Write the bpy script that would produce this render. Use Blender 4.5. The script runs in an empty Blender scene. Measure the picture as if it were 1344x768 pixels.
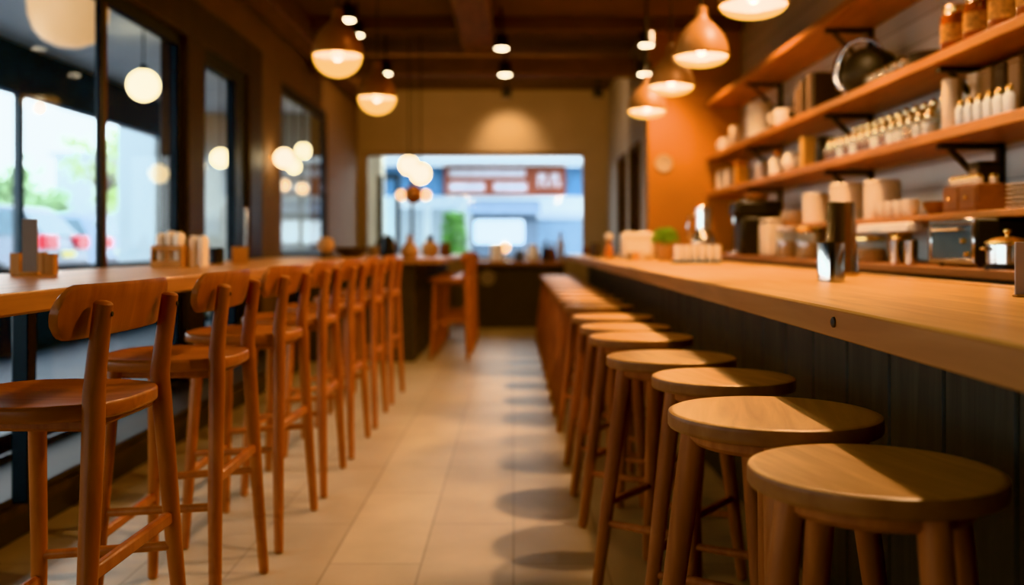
import bpy, bmesh, math, random
from mathutils import Vector, Matrix
random.seed(7)
PI = math.pi
SC = bpy.context.scene
COL = SC.collection

# ------------------------------------------------------------------ materials
def _new(name):
    m = bpy.data.materials.new(name); m.use_nodes = True
    nt = m.node_tree
    b = nt.nodes.get('Principled BSDF')
    return m, nt, b

def _coords(nt, scale=(1, 1, 1), rot=(0, 0, 0)):
    tc = nt.nodes.new('ShaderNodeTexCoord'); mp = nt.nodes.new('ShaderNodeMapping')
    mp.inputs['Scale'].default_value = scale; mp.inputs['Rotation'].default_value = rot
    nt.links.new(tc.outputs['Object'], mp.inputs['Vector'])
    return mp.outputs['Vector']

def _ramp(nt, fac, stops):
    r = nt.nodes.new('ShaderNodeValToRGB')
    el = r.color_ramp.elements
    el[0].position, el[0].color = stops[0][0], (*stops[0][1], 1)
    el[1].position, el[1].color = stops[-1][0], (*stops[-1][1], 1)
    for p, c in stops[1:-1]:
        e = el.new(p); e.color = (*c, 1)
    nt.links.new(fac, r.inputs['Fac'])
    return r.outputs['Color']

def plain(name, base, rough=.5, metal=0., var=.12, scale=6., bump=0., spec=.5):
    m, nt, b = _new(name)
    n = nt.nodes.new('ShaderNodeTexNoise'); n.inputs['Scale'].default_value = scale
    n.inputs['Detail'].default_value = 3
    nt.links.new(_coords(nt), n.inputs['Vector'])
    lo = tuple(c * (1 - var) for c in base); hi = tuple(min(1, c * (1 + var)) for c in base)
    nt.links.new(_ramp(nt, n.outputs['Fac'], [(.3, lo), (.7, hi)]), b.inputs['Base Color'])
    b.inputs['Roughness'].default_value = rough; b.inputs['Metallic'].default_value = metal
    b.inputs['Specular IOR Level'].default_value = spec
    if bump:
        bp = nt.nodes.new('ShaderNodeBump'); bp.inputs['Strength'].default_value = bump; bp.inputs['Distance'].default_value = .004
        nt.links.new(n.outputs['Fac'], bp.inputs['Height']); nt.links.new(bp.outputs['Normal'], b.inputs['Normal'])
    return m

def wood(name, dark, light, scale=(14, 1.6, 14), rough=.4, spec=.4, knots=False):
    m, nt, b = _new(name)
    v = _coords(nt, scale)
    oi = nt.nodes.new('ShaderNodeObjectInfo')
    mul = nt.nodes.new('ShaderNodeMath'); mul.operation = 'MULTIPLY'; mul.inputs[1].default_value = 40
    nt.links.new(oi.outputs['Random'], mul.inputs[0])
    add = nt.nodes.new('ShaderNodeVectorMath'); add.operation = 'ADD'
    nt.links.new(v, add.inputs[0]); nt.links.new(mul.outputs[0], add.inputs[1])
    n = nt.nodes.new('ShaderNodeTexNoise'); n.inputs['Scale'].default_value = 1.6
    n.inputs['Detail'].default_value = 5; n.inputs['Distortion'].default_value = .6
    nt.links.new(add.outputs[0], n.inputs['Vector'])
    mid = tuple((a + c) / 2 for a, c in zip(dark, light))
    nt.links.new(_ramp(nt, n.outputs['Fac'], [(.28, dark), (.5, mid), (.68, light)]), b.inputs['Base Color'])
    b.inputs['Roughness'].default_value = rough; b.inputs['Specular IOR Level'].default_value = spec
    bp = nt.nodes.new('ShaderNodeBump'); bp.inputs['Strength'].default_value = .12; bp.inputs['Distance'].default_value = .002
    nt.links.new(n.outputs['Fac'], bp.inputs['Height']); nt.links.new(bp.outputs['Normal'], b.inputs['Normal'])
    return m

def glow(name, col, strength, base=(.9, .8, .6)):
    m, nt, b = _new(name)
    b.inputs['Base Color'].default_value = (*base, 1)
    b.inputs['Emission Color'].default_value = (*col, 1); b.inputs['Emission Strength'].default_value = strength
    b.inputs['Roughness'].default_value = .4
    return m

def clear_glass(name, tint=(1, 1, 1), refl=.04, rough=.02, body=0., body_col=(.8, .8, .8), ior=1.45):
    """thin pane: fresnel mix of transparent and mirror, plus an optional milky body"""
    m = bpy.data.materials.new(name); m.use_nodes = True
    nt = m.node_tree; nt.nodes.clear()
    out = nt.nodes.new('ShaderNodeOutputMaterial')
    tr = nt.nodes.new('ShaderNodeBsdfTransparent'); tr.inputs['Color'].default_value = (*tint, 1)
    gl = nt.nodes.new('ShaderNodeBsdfGlossy'); gl.inputs['Roughness'].default_value = rough
    fr = nt.nodes.new('ShaderNodeFresnel'); fr.inputs['IOR'].default_value = ior
    ad = nt.nodes.new('ShaderNodeMath'); ad.operation = 'ADD'; ad.inputs[1].default_value = refl; ad.use_clamp = True
    nt.links.new(fr.outputs[0], ad.inputs[0])
    ge = nt.nodes.new('ShaderNodeNewGeometry'); fs = nt.nodes.new('ShaderNodeMath'); fs.operation = 'SUBTRACT'; fs.inputs[0].default_value = 1
    nt.links.new(ge.outputs['Backfacing'], fs.inputs[1])
    fm = nt.nodes.new('ShaderNodeMath'); fm.operation = 'MULTIPLY'
    nt.links.new(ad.outputs[0], fm.inputs[0]); nt.links.new(fs.outputs[0], fm.inputs[1]); ad = fm
    mx = nt.nodes.new('ShaderNodeMixShader')
    nt.links.new(ad.outputs[0], mx.inputs[0]); nt.links.new(tr.outputs[0], mx.inputs[1]); nt.links.new(gl.outputs[0], mx.inputs[2])
    last = mx.outputs[0]
    if body:
        df = nt.nodes.new('ShaderNodeBsdfDiffuse'); df.inputs['Color'].default_value = (*body_col, 1)
        m2 = nt.nodes.new('ShaderNodeMixShader'); m2.inputs[0].default_value = body
        nt.links.new(last, m2.inputs[1]); nt.links.new(df.outputs[0], m2.inputs[2]); last = m2.outputs[0]
    nt.links.new(last, out.inputs[0])
    return m

def diffuser(name, col, strength, clear=.45):
    """lit opal lamp bowl: part see-through, part glowing"""
    m = bpy.data.materials.new(name); m.use_nodes = True
    nt = m.node_tree; nt.nodes.clear()
    out = nt.nodes.new('ShaderNodeOutputMaterial')
    tr = nt.nodes.new('ShaderNodeBsdfTransparent'); em = nt.nodes.new('ShaderNodeEmission')
    em.inputs[0].default_value = (*col, 1); em.inputs[1].default_value = strength
    mx = nt.nodes.new('ShaderNodeMixShader'); mx.inputs[0].default_value = 1 - clear
    nt.links.new(tr.outputs[0], mx.inputs[1]); nt.links.new(em.outputs[0], mx.inputs[2]); nt.links.new(mx.outputs[0], out.inputs[0])
    return m

def floor_mat():
    m, nt, b = _new('floor_tile')
    v = _coords(nt, (1, 1, 1), (0, 0, PI / 2))
    br = nt.nodes.new('ShaderNodeTexBrick')
    br.inputs['Scale'].default_value = 1; br.inputs['Brick Width'].default_value = .95; br.inputs['Row Height'].default_value = .31
    br.inputs['Mortar Size'].default_value = .005; br.inputs['Mortar Smooth'].default_value = .3
    br.inputs['Color1'].default_value = (.50, .41, .30, 1); br.inputs['Color2'].default_value = (.44, .355, .26, 1)
    br.inputs['Mortar'].default_value = (.34, .27, .20, 1)
    nt.links.new(v, br.inputs['Vector'])
    n = nt.nodes.new('ShaderNodeTexNoise'); n.inputs['Scale'].default_value = 3.5; n.inputs['Detail'].default_value = 6
    nt.links.new(v, n.inputs['Vector'])
    mx = nt.nodes.new('ShaderNodeMix'); mx.data_type = 'RGBA'; mx.blend_type = 'MULTIPLY'; mx.inputs[0].default_value = .55
    nt.links.new(br.outputs['Color'], mx.inputs[6])
    nt.links.new(_ramp(nt, n.outputs['Fac'], [(.3, (.68, .66, .62)), (.7, (1, 1, 1))]), mx.inputs[7])
    nt.links.new(mx.outputs[2], b.inputs['Base Color'])
    b.inputs['Roughness'].default_value = .36; b.inputs['Specular IOR Level'].default_value = .45
    bp = nt.nodes.new('ShaderNodeBump'); bp.inputs['Strength'].default_value = .25; bp.inputs['Distance'].default_value = .003; bp.invert = True
    nt.links.new(br.outputs['Fac'], bp.inputs['Height']); nt.links.new(bp.outputs['Normal'], b.inputs['Normal'])
    return m

def shiplap_mat():
    m, nt, b = _new('grey_shiplap')
    v = _coords(nt, (1, 1, 1), (0, -PI / 2, 0))      # boards run along y, rows climb in z
    w = nt.nodes.new('ShaderNodeTexWave'); w.wave_type = 'BANDS'; w.bands_direction = 'Z'; w.wave_profile = 'SAW'
    w.inputs['Scale'].default_value = 2.3
    v2 = _coords(nt); nt.links.new(v2, w.inputs['Vector'])
    nt.links.new(_ramp(nt, w.outputs['Fac'], [(0, (.17, .18, .18)), (.07, (.47, .475, .44)), (1, (.55, .55, .51))]), b.inputs['Base Color'])
    b.inputs['Roughness'].default_value = .6
    return m

M = {}
M['floor'] = floor_mat()
M['shiplap'] = shiplap_mat()
M['brown_wall'] = plain('brown_plaster', (.22, .125, .065), .7, var=.1, scale=2, bump=.05)
M['tan_wall'] = plain('tan_plaster', (.39, .295, .21), .7, var=.06, scale=2, bump=.05)
M['grey_wall'] = plain('grey_plaster', (.36, .32, .27), .7, var=.06, scale=2)
M['orange_wall'] = plain('orange_plaster', (.40, .165, .040), .65, var=.08, scale=2, bump=.05)
M['ceiling'] = plain('dark_ceiling', (.12, .062, .034), .8, var=.2, scale=2)
M['beam'] = wood('brown_beam', (.13, .065, .032), (.21, .11, .058), (2, 12, 12), .6)
M['beam_y'] = wood('brown_beam_long', (.13, .065, .032), (.21, .11, .058), (12, 2, 12), .6)
M['dark_timber'] = wood('dark_timber', (.035, .018, .010), (.07, .036, .02), (12, 12, 1.5), .5)
M['frame'] = plain('charcoal_frame', (.018, .021, .026), .45)
M['strip'] = wood('red_wood_strip', (.14, .045, .015), (.24, .085, .03), (14, 14, 1.6), .5)
M['plinth'] = plain('dark_plinth', (.035, .024, .017), .5)
M['table'] = wood('table_wood', (.36, .155, .055), (.52, .255, .105), (16, 1.3, 16), .32)
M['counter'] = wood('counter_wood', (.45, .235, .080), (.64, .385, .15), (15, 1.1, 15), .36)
M['counter_edge_shade'] = wood('counter_edge_shade_wood', (.24, .10, .04), (.34, .155, .065), (15, 1.1, 15), .42)  # darker counter wood, shade of the front face put into the colour
M['stool_edge_shade'] = wood('stool_edge_shade_wood', (.22, .09, .038), (.32, .14, .06), (14, 14, 14), .45)  # darker seat wood, shade of the sides put into the colour
M['strip_top'] = wood('counter_strip', (.46, .25, .10), (.60, .36, .16), (15, 1.1, 15), .36)
M['panel'] = wood('charcoal_boards', (.050, .043, .036), (.085, .072, .060), (14, 14, 1.4), .55)
M['dark_body'] = plain('dark_counter_body', (.050, .037, .028), .6)
M['chair'] = wood('chair_wood', (.29, .092, .032), (.43, .158, .056), (16, 16, 2.2), .36)
M['chair_seat'] = wood('chair_seat_wood', (.32, .11, .038), (.47, .185, .07), (2.2, 16, 16), .33)
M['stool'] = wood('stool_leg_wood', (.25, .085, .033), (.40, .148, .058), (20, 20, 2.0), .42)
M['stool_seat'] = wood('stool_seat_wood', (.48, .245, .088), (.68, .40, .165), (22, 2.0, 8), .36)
M['shelf'] = wood('shelf_wood', (.29, .115, .036), (.43, .19, .066), (14, 1.2, 14), .42)
M['red_top'] = wood('worktop_wood', (.22, .085, .035), (.34, .14, .06), (14, 1.2, 14), .42)
M['black'] = plain('matt_black', (.012, .012, .013), .45)
M['black_gloss'] = plain('gloss_black', (.010, .009, .008), .22)
M['black_matt'] = plain('soft_black', (.007, .006, .0055), .55)
M['steel'] = plain('brushed_steel', (.62, .60, .57), .16, 1., var=.05)
M['brass'] = plain('brass', (.78, .52, .23), .24, 1., var=.05)
M['bright_brass'] = plain('bright_brass', (.85, .66, .40), .10, 1., var=.03)
M['copper'] = plain('copper_shade', (.34, .135, .05), .38, .35, var=.08)
M['terracotta'] = plain('tan_shade', (.34, .18, .085), .45, .1, var=.08)
M['inner'] = plain('cream_enamel', (.85, .68, .40), .5)
M['white'] = plain('white_ceramic', (.74, .66, .54), .3, var=.05)
M['cream'] = plain('cream_enamel_ware', (.62, .50, .36), .4, var=.06)
M['paper'] = plain('paper', (.78, .66, .52), .8, var=.08)
M['card'] = plain('grey_card', (.27, .23, .20), .7, var=.06)
M['card2'] = plain('pale_card', (.42, .35, .31), .7, var=.06)
M['kraft'] = plain('kraft_card', (.52, .30, .10), .7)
M['orange_pack'] = plain('orange_pack', (.68, .30, .05), .5)
M['orange_cap'] = plain('orange_cap', (.50, .17, .04), .5)
M['tanbook'] = plain('tan_book', (.30, .19, .12), .7)
M['darkbook'] = plain('dark_book', (.05, .035, .03), .6)
M['brown_box'] = wood('drawer_box_wood', (.13, .048, .02), (.20, .078, .032), (10, 2, 10), .45)
M['block'] = wood('block_wood', (.36, .15, .045), (.52, .25, .085), (10, 10, 2), .5)
M['honey'] = plain('honey', (.24, .062, .010), .12, var=.3, scale=30)
M['jam'] = plain('dark_red_jam', (.10, .012, .008), .3)
M['pale_salt'] = plain('pale_blue_contents', (.52, .56, .58), .5)
M['spice'] = plain('brown_contents', (.20, .10, .045), .6)
M['glass'] = clear_glass('window_glass', (.92, .96, .97), .0, ior=1.26)
M['jar'] = clear_glass('jar_glass', (.93, .93, .90), .06, .05, .10, (.8, .75, .65))
M['label_tan'] = plain('label_tan', (.40, .19, .05), .6, var=.5, scale=60)
M['soil'] = plain('soil', (.04, .025, .015), .9)
M['leaf'] = plain('leaf_green', (.20, .33, .045), .6, var=.4, scale=40)
M['pot'] = plain('tan_pot', (.48, .27, .13), .7)
M['opal'] = glow('opal_globe', (1, .78, .46), 6.5)
M['opal_dim'] = glow('opal_globe_dim', (1, .62, .33), 1.6)
M['bulb'] = glow('bulb', (1, .80, .48), 14)
M['lens'] = glow('lamp_lens', (1, .86, .62), 9)
M['bowl'] = diffuser('amber_bowl', (1, .52, .125), 1.9, .3)
M['peach'] = glow('peach_reflection', (1, .58, .28), .55, (.8, .6, .45))  # glow standing in for a lampshade reflected in the window
M['tube'] = plain('white_rail', (.66, .62, .55), .5)
# outdoors
M['pave'] = plain('paving', (.17, .18, .19), .6, var=.15, scale=1.2)
M['road'] = plain('asphalt', (.20, .21, .22), .8, var=.15)
M['soffit'] = plain('grey_soffit', (.72, .76, .80), .8, var=.05)
M['fascia'] = plain('slate_fascia', (.075, .105, .135), .6)
M['post'] = plain('slate_post', (.035, .055, .070), .5)
M['pale_wall'] = plain('pale_render', (.46, .50, .51), .8, var=.04, scale=1)
M['beige_wall'] = plain('beige_render', (.44, .43, .38), .8, var=.04, scale=1)
M['white_wall'] = plain('white_render', (.56, .59, .60), .8, var=.04, scale=1)
M['bright_wall'] = plain('bright_render', (.86, .86, .82), .8, var=.03, scale=1)
M['cream_wall'] = plain('cream_render', (.62, .55, .42), .8, var=.04, scale=1)
M['dark_pane'] = plain('dark_window', (.05, .065, .08), .2)
M['silver'] = plain('silver_paint', (.17, .185, .215), .25, .3, var=.03)
M['white_paint'] = plain('white_paint', (.36, .42, .50), .3, var=.03)
M['car_glass'] = plain('car_glass', (.09, .14, .17), .1, var=.1)
M['car_glass_dark'] = plain('rear_glass', (.13, .18, .20), .1, var=.1)
M['tail'] = plain('red_lamp', (.55, .015, .03), .25)
M['tyre'] = plain('tyre', (.015, .015, .016), .8)
M['hub'] = plain('alloy', (.4, .4, .42), .35, .8)
M['trim_grey'] = plain('bumper_grey', (.13, .13, .15), .6)
M['plate'] = plain('yellow_plate', (.65, .5, .12), .5)
M['bark'] = plain('bark', (.22, .19, .16), .9, bump=.3)
M['tree_a'] = plain('tree_leaves', (.36, .47, .27), .7, var=.3, scale=3)
M['tree_b'] = plain('tree_leaves_yellow', (.46, .54, .26), .7, var=.3, scale=3)
M['hedge'] = plain('hedge_leaves', (.16, .32, .08), .7, var=.4, scale=8)
M['sign_red'] = plain('red_brown_board', (.23, .062, .030), .6)
M['sign_pale'] = plain('pale_sign_panel', (.46, .44, .48), .6)
M['blue'] = plain('blue_fascia', (.10, .22, .38), .6)
M['slate'] = plain('slate_blue', (.17, .22, .29), .6)
M['awning'] = plain('grey_awning', (.26, .32, .40), .7)
M['lightbox'] = glow('lit_panel', (.80, .92, 1), 1.6, (.9, .95, 1))
M['shutter'] = plain('blue_grey_shutter', (.27, .36, .46), .6)

# ------------------------------------------------------------------ mesh helpers
def add_box(bm, x0, x1, y0, y1, z0, z1, bevel=0, seg=1):
    vs = [bm.verts.new(p) for p in ((x0, y0, z0), (x1, y0, z0), (x1, y1, z0), (x0, y1, z0), (x0, y0, z1), (x1, y0, z1), (x1, y1, z1), (x0, y1, z1))]
    fs = [bm.faces.new([vs[i] for i in f]) for f in ((3, 2, 1, 0), (4, 5, 6, 7), (0, 1, 5, 4), (1, 2, 6, 5), (2, 3, 7, 6), (3, 0, 4, 7))]
    if bevel:
        es = list({e for f in fs for e in f.edges})
        bmesh.ops.bevel(bm, geom=es, offset=bevel, segments=seg, profile=.5, affect='EDGES')
    return bm

def box(x0, x1, y0, y1, z0, z1, bevel=0, seg=1):
    return add_box(bmesh.new(), x0, x1, y0, y1, z0, z1, bevel, seg)

def cbox(w, d, h, bevel=.004, z=0, x=0, y=0):
    return box(x - w / 2, x + w / 2, y - d / 2, y + d / 2, z, z + h, bevel)

def add_lathe(bm, prof, seg=28, at=(0, 0, 0), sx=1, sy=1):
    rings = []
    for r, z in prof:
        if r < 1e-6:
            rings.append([bm.verts.new((at[0], at[1], at[2] + z))])
        else:
            rings.append([bm.verts.new((at[0] + sx * r * math.cos(2 * PI * i / seg), at[1] + sy * r * math.sin(2 * PI * i / seg), at[2] + z)) for i in range(seg)])
    for a, b in zip(rings, rings[1:]):
        for i in range(seg):
            j = (i + 1) % seg
            if len(a) == 1 and len(b) == 1: continue
            if len(a) == 1: bm.faces.new((a[0], b[i], b[j]))
            elif len(b) == 1: bm.faces.new((a[i], b[0], a[j]))
            else: bm.faces.new((a[i], b[i], b[j], a[j]))
    return bm

def lathe(prof, seg=28, at=(0, 0, 0), sx=1, sy=1):
    return add_lathe(bmesh.new(), prof, seg, at, sx, sy)

def ball(r, z, seg=24, squash=1, at=(0, 0)):
    n = 12
    return lathe([(r * math.sin(PI * i / n) if 0 < i < n else 0, z - r * squash * math.cos(PI * i / n)) for i in range(n + 1)], seg, (at[0], at[1], 0))

def add_tube(bm, pts, rad, seg=14, round_end=True):
    pts = [Vector(p) for p in pts]
    n = len(pts)
    if not hasattr(rad, '__len__'): rad = [rad] * n
    rad = list(rad)
    if round_end:
        for end in (0, 1):
            P, Q, R = (pts[0], pts[1], rad[0]) if not end else (pts[-1], pts[-2], rad[-1])
            d = (P - Q).normalized()
            ex = [(P + d * R * .35 * .7, R * .8), (P + d * R * .35, R * .45)]
            for p, r in ex:
                if end: pts.append(p); rad.append(r)
                else: pts.insert(0, p); rad.insert(0, r)
    n = len(pts)
    up = Vector((0, 0, 1))
    t0 = (pts[1] - pts[0]).normalized()
    u = t0.cross(up)
    if u.length < .1: u = t0.cross(Vector((1, 0, 0)))
    u.normalize()
    rings = []
    for i, p in enumerate(pts):
        t = (pts[min(i + 1, n - 1)] - pts[max(i - 1, 0)]).normalized()
        u = (u - t * u.dot(t)).normalized(); w = t.cross(u)
        rings.append([bm.verts.new(p + (u * math.cos(2 * PI * k / seg) + w * math.sin(2 * PI * k / seg)) * rad[i]) for k in range(seg)])
    for a, b in zip(rings, rings[1:]):
        for k in range(seg):
            j = (k + 1) % seg
            bm.faces.new((a[k], a[j], b[j], b[k]))
    bm.faces.new(list(reversed(rings[0]))); bm.faces.new(rings[-1])
    return bm

def tube(pts, rad, seg=14, round_end=True):
    return add_tube(bmesh.new(), pts, rad, seg, round_end)

def prism(poly, axis, a, b, bevel=0):
    """extrude a 2-D polygon along an axis: 'x' takes (y,z), 'y' takes (x,z), 'z' takes (x,y)"""
    bm = bmesh.new()
    f = {'x': lambda p, t: (t, p[0], p[1]), 'y': lambda p, t: (p[0], t, p[1]), 'z': lambda p, t: (p[0], p[1], t)}[axis]
    A = [bm.verts.new(f(p, a)) for p in poly]; B = [bm.verts.new(f(p, b)) for p in poly]
    n = len(poly)
    bm.faces.new(A); bm.faces.new(list(reversed(B)))
    for i in range(n):
        j = (i + 1) % n
        bm.faces.new((A[j], A[i], B[i], B[j]))
    if bevel:
        bmesh.ops.bevel(bm, geom=list(bm.edges), offset=bevel, segments=1, profile=.5, affect='EDGES')
    return bm

def rings_mesh(rings):
    """loft closed rings; the first and last are capped"""
    bm = bmesh.new()
    R = [[bm.verts.new(p) for p in r] for r in rings]
    n = len(R[0])
    for a, b in zip(R, R[1:]):
        for i in range(n):
            j = (i + 1) % n
            bm.faces.new((a[i], a[j], b[j], b[i]))
    bm.faces.new(list(reversed(R[0]))); bm.faces.new(R[-1])
    return bm

def obj(name, bm, m, parent=None, loc=(0, 0, 0), rz=0, smooth=True):
    bmesh.ops.recalc_face_normals(bm, faces=bm.faces)
    me = bpy.data.meshes.new(name); bm.to_mesh(me); bm.free()
    if isinstance(m, str): m = M[m]
    me.materials.append(m)
    if smooth:
        for p in me.polygons: p.use_smooth = True
        me.set_sharp_from_angle(angle=math.radians(38))
    o = bpy.data.objects.new(name, me); COL.objects.link(o)
    o.location = loc; o.rotation_euler = (0, 0, rz); o.parent = parent
    return o

def tag(o, label, cat, group=None, kind=None):
    o['label'] = label; o['category'] = cat
    if group: o['group'] = group
    elif 'group' in o: del o['group']
    if kind: o['kind'] = kind
    return o

def thing(name, label, cat, loc=(0, 0, 0), rz=0, group=None):
    o = bpy.data.objects.new(name, None); COL.objects.link(o)
    o.empty_display_size = .1; o.location = loc; o.rotation_euler = (0, 0, rz)
    return tag(o, label, cat, group)

def single(name, bm, m, label, cat, loc, rz=0, group=None):
    return tag(obj(name, bm, m, None, loc, rz), label, cat, group)

def struct(name, bm, m, parent=None, smooth=False):
    o = obj(name, bm, m, parent, smooth=smooth)
    if parent is None: o['kind'] = 'structure'
    return o

def struct_root(name, loc=(0, 0, 0)):
    o = bpy.data.objects.new(name, None); COL.objects.link(o); o.location = loc; o['kind'] = 'structure'
    return o

def dup(root, loc, rz=0, label=None, group=None, scale=None):
    r = root.copy(); COL.objects.link(r); r.location = loc; r.rotation_euler = (0, 0, rz)
    if scale: r.scale = scale
    if label: r['label'] = label
    if group: r['group'] = group
    for ch in list(root.children):
        c = ch.copy(); COL.objects.link(c); c.parent = r
        for g in ch.children:
            d = g.copy(); COL.objects.link(d); d.parent = c
    return r

ORD = ['first', 'second', 'third', 'fourth', 'fifth', 'sixth', 'seventh', 'eighth', 'ninth', 'tenth', 'eleventh', 'twelfth',
       'thirteenth', 'fourteenth', 'fifteenth', 'sixteenth', 'seventeenth', 'eighteenth', 'nineteenth', 'twentieth']

# ------------------------------------------------------------------ room shell
Y0, Y1 = -2.5, 14.0        # room depth
XL, XR, XC = -2.2, 2.25, 1.33   # window wall, shelf wall, corridor wall
ZC = 3.25
struct('floor', box(-2.3, 2.4, Y0, 14.2, -.1, 0), 'floor')
struct('ceiling', box(-2.4, 2.4, Y0, 14.2, ZC, ZC + .1), 'ceiling')
struct('wall_front', box(-2.4, 2.4, Y0 - .15, Y0, 0, ZC), 'dark_body')
struct('wall_right', box(XR, XR + .15, Y0, 9.8, 0, ZC), 'shiplap')
struct('wall_right_end', box(XC, XR + .15, 9.8, 9.95, 0, ZC), 'orange_wall')
# corridor wall with two door openings
bm = bmesh.new()
for a, b in ((9.95, 10.4), (11.2, 11.7), (12.45, 14.0)): add_box(bm, XC, XC + .12, a, b, 0, 2.15)
add_box(bm, XC, XC + .12, 9.95, 14.0, 2.15, ZC)
struct('wall_right_corridor', bm, 'grey_wall')
# back wall round the wide window
bm = bmesh.new()
add_box(bm, -2.4, -2.12, 14.0, 14.2, 0, ZC); add_box(bm, 1.03, 1.5, 14.0, 14.2, 0, ZC)
add_box(bm, -2.12, 1.03, 14.0, 14.2, 2.37, ZC); add_box(bm, -2.12, 1.03, 14.0, 14.2, 0, .84)
struct('wall_back', bm, 'tan_wall')
# window wall
bm = bmesh.new()
add_box(bm, XL - .2, XL, Y0, 14.0, 2.74, ZC)
add_box(bm, XL - .2, XL, 8.56, 9.38, 0, 2.74); add_box(bm, XL - .2, XL, 11.7, 14.0, 0, 2.74)
add_box(bm, XL - .2, XL, 9.38, 11.7, 2.62, 2.74); add_box(bm, XL - .2, XL, 9.38, 11.7, 0, .9)
struct('wall_left', bm, 'brown_wall')
bm = bmesh.new()
add_box(bm, XL - .16, XL + .03, Y0, 8.56, 2.47, 2.74, .006); add_box(bm, XL - .16, XL + .03, 6.62, 6.97, 0, 2.47, .006)
add_box(bm, XL - .16, XL + .03, 8.14, 8.56, 0, 2.47, .006)
struct('trim_1', bm, 'dark_timber')
struct('trim_2', box(-2.2, -1.80, Y0, 8.5, 0, .16, .006), 'plinth')
struct('trim_3', box(-1.80, -1.775, Y0, 8.5, .10, .135), 'dark_timber')
struct('baseboard_back', box(-.55, 1.33, 13.975, 14.0, 0, .1), 'dark_timber')

def window(name, y0, y1, z0, z1, mull, fw=.07, strip=()):
    r = struct_root(name, (XL, y0, z0))
    x0, x1 = -.065, -.02
    bm = bmesh.new(); L, H = y1 - y0, z1 - z0
    add_box(bm, x0, x1, 0, fw, 0, H); add_box(bm, x0, x1, L - fw, L, 0, H)
    add_box(bm, x0, x1, fw, L - fw, 0, fw); add_box(bm, x0, x1, fw, L - fw, H - fw, H)
    struct('frame', bm, 'frame', r)
    for m_ in mull: struct('mullion', box(x0 + .012, x1 - .003, m_ - y0 - .03, m_ - y0 + .03, fw, H - fw, .003), 'frame', r)
    for s in strip: struct('wood_strip', box(x0 + .012, x1 - .001, s - y0, s - y0 + .02, fw, H - fw), 'strip', r)
    struct('pane', box(-.045, -.037, fw, L - fw, fw, H - fw), 'glass', r)
    return r
window('window_1', -1.5, 6.62, .16, 2.47, (.6, 2.95, 5.36), .08, (5.391,))
window('window_2', 9.38, 11.7, .90, 2.62, (), .10)
# glazed door in the window wall
d = struct_root('door_1', (XL, 6.97, 0))
bm = bmesh.new()
add_box(bm, -.07, 0, 0, .09, .02, 2.47); add_box(bm, -.07, 0, .86, 1.17, .02, 2.47)
add_box(bm, -.07, 0, .09, .86, .02, .16); add_box(bm, -.07, 0, .09, .86, 2.36, 2.47)
struct('door_frame', bm, 'frame', d)
struct('pane', box(-.04, -.034, .09, .86, .16, 2.36), 'glass', d)
struct('handle', tube([(.04, .95, .95), (.06, .95, .97), (.06, .95, 1.35), (.04, .95, 1.37)], .012), 'steel', d, True)
# corridor doors
for nm, a, b in (('door_2', 10.4, 11.2), ('door_3', 11.7, 12.45)):
    d = struct_root(nm, (XC, a, 0)); w = b - a
    struct('door_leaf', box(.05, .09, .05, w - .05, .01, 2.10, .004), 'dark_timber', d)
    bm = bmesh.new(); add_box(bm, -.02, .11, 0, .05, 0, 2.15); add_box(bm, -.02, .11, w - .05, w, 0, 2.15); add_box(bm, -.02, .11, .05, w - .05, 2.10, 2.15)
    struct('door_frame', bm, 'dark_timber', d)
    struct('handle', tube([(.05, .12, 1.02), (.0, .12, 1.02), (.0, .24, 1.02)], .010), 'steel', d, True)
# back window
r = struct_root('window_3', (0, 14.05, .84))
bm = bmesh.new()
add_box(bm, -2.12, -2.07, 0, .1, 0, 1.53); add_box(bm, .98, 1.03, 0, .1, 0, 1.53); add_box(bm, -2.07, .98, 0, .1, 1.48, 1.53); add_box(bm, -2.07, .98, 0, .1, 0, .05)
struct('frame', bm, 'tan_wall', r)
struct('mullion', box(-1.46, -1.425, .02, .08, .05, 1.48), 'frame', r)
struct('mullion', box(-1.93, -1.86, .02, .08, .05, 1.2), 'frame', r)
struct('pane', box(-2.07, .98, .045, .053, .05, 1.48), 'glass', r)
# ceiling beams and duct
single('ceiling_duct', box(-.165, .165, -2.4, 10.5, 0, .175, .01), 'beam_y', 'long square brown duct running down the middle of the ceiling', 'duct', (-.36, 0, 3.075))
single('ceiling_beam', box(-2.16, 2.2 - .9, -.13, .13, 0, .19, .012), 'beam', 'brown beam crossing the ceiling just before the back wall', 'beam', (0, 10.65, 2.88))
single('ceiling_beam', box(-.11, .11, -2.4, 13.95, 0, .24, .012), 'beam_y', 'long brown beam along the ceiling above the window wall', 'beam', (-2.05, 0, 3.01))
single('ceiling_beam', box(-2.15, 2.2, -.07, .07, 0, .13, .01), 'ceiling', 'shallow dark joist under the ceiling, nearer than the brown crossing beam', 'beam', (0, 9.55, 3.12))

# ------------------------------------------------------------------ bar counter, right
CT = .943
t = thing('bar_counter', 'long bar counter with wooden top and charcoal board front', 'counter', (.66, 0, 0))
obj('countertop', prism([(0, -1.6), (.86, -1.6), (.86, 9.77), (.66, 9.77), (.66, 12.55), (0, 12.55)], 'z', CT - .062, CT, .005), 'counter', t)
obj('edge_shade_board', box(-.006, 0, -1.6, 12.54, CT - .060, CT - .003, .002), 'counter_edge_shade', t)  # thin added board carrying the painted shade of the front face
o = obj('rear_strip', box(.80, .85, -1.6, 9.7, CT, CT + .006, .002), 'strip_top', t)
bm = bmesh.new(); y = -1.6; k = 0
while y < 12.4:
    add_box(bm, .28, .32, y, y + .306, .08, CT - .064, .007, 1); y += .314
obj('front_boards', bm, 'panel', t)
obj('body', box(.315, .64, -1.6, 12.5, 0, CT - .062), 'dark_body', t)
obj('kick_board', box(.29, .315, -1.6, 12.5, 0, .08), 'black', t)
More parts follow.
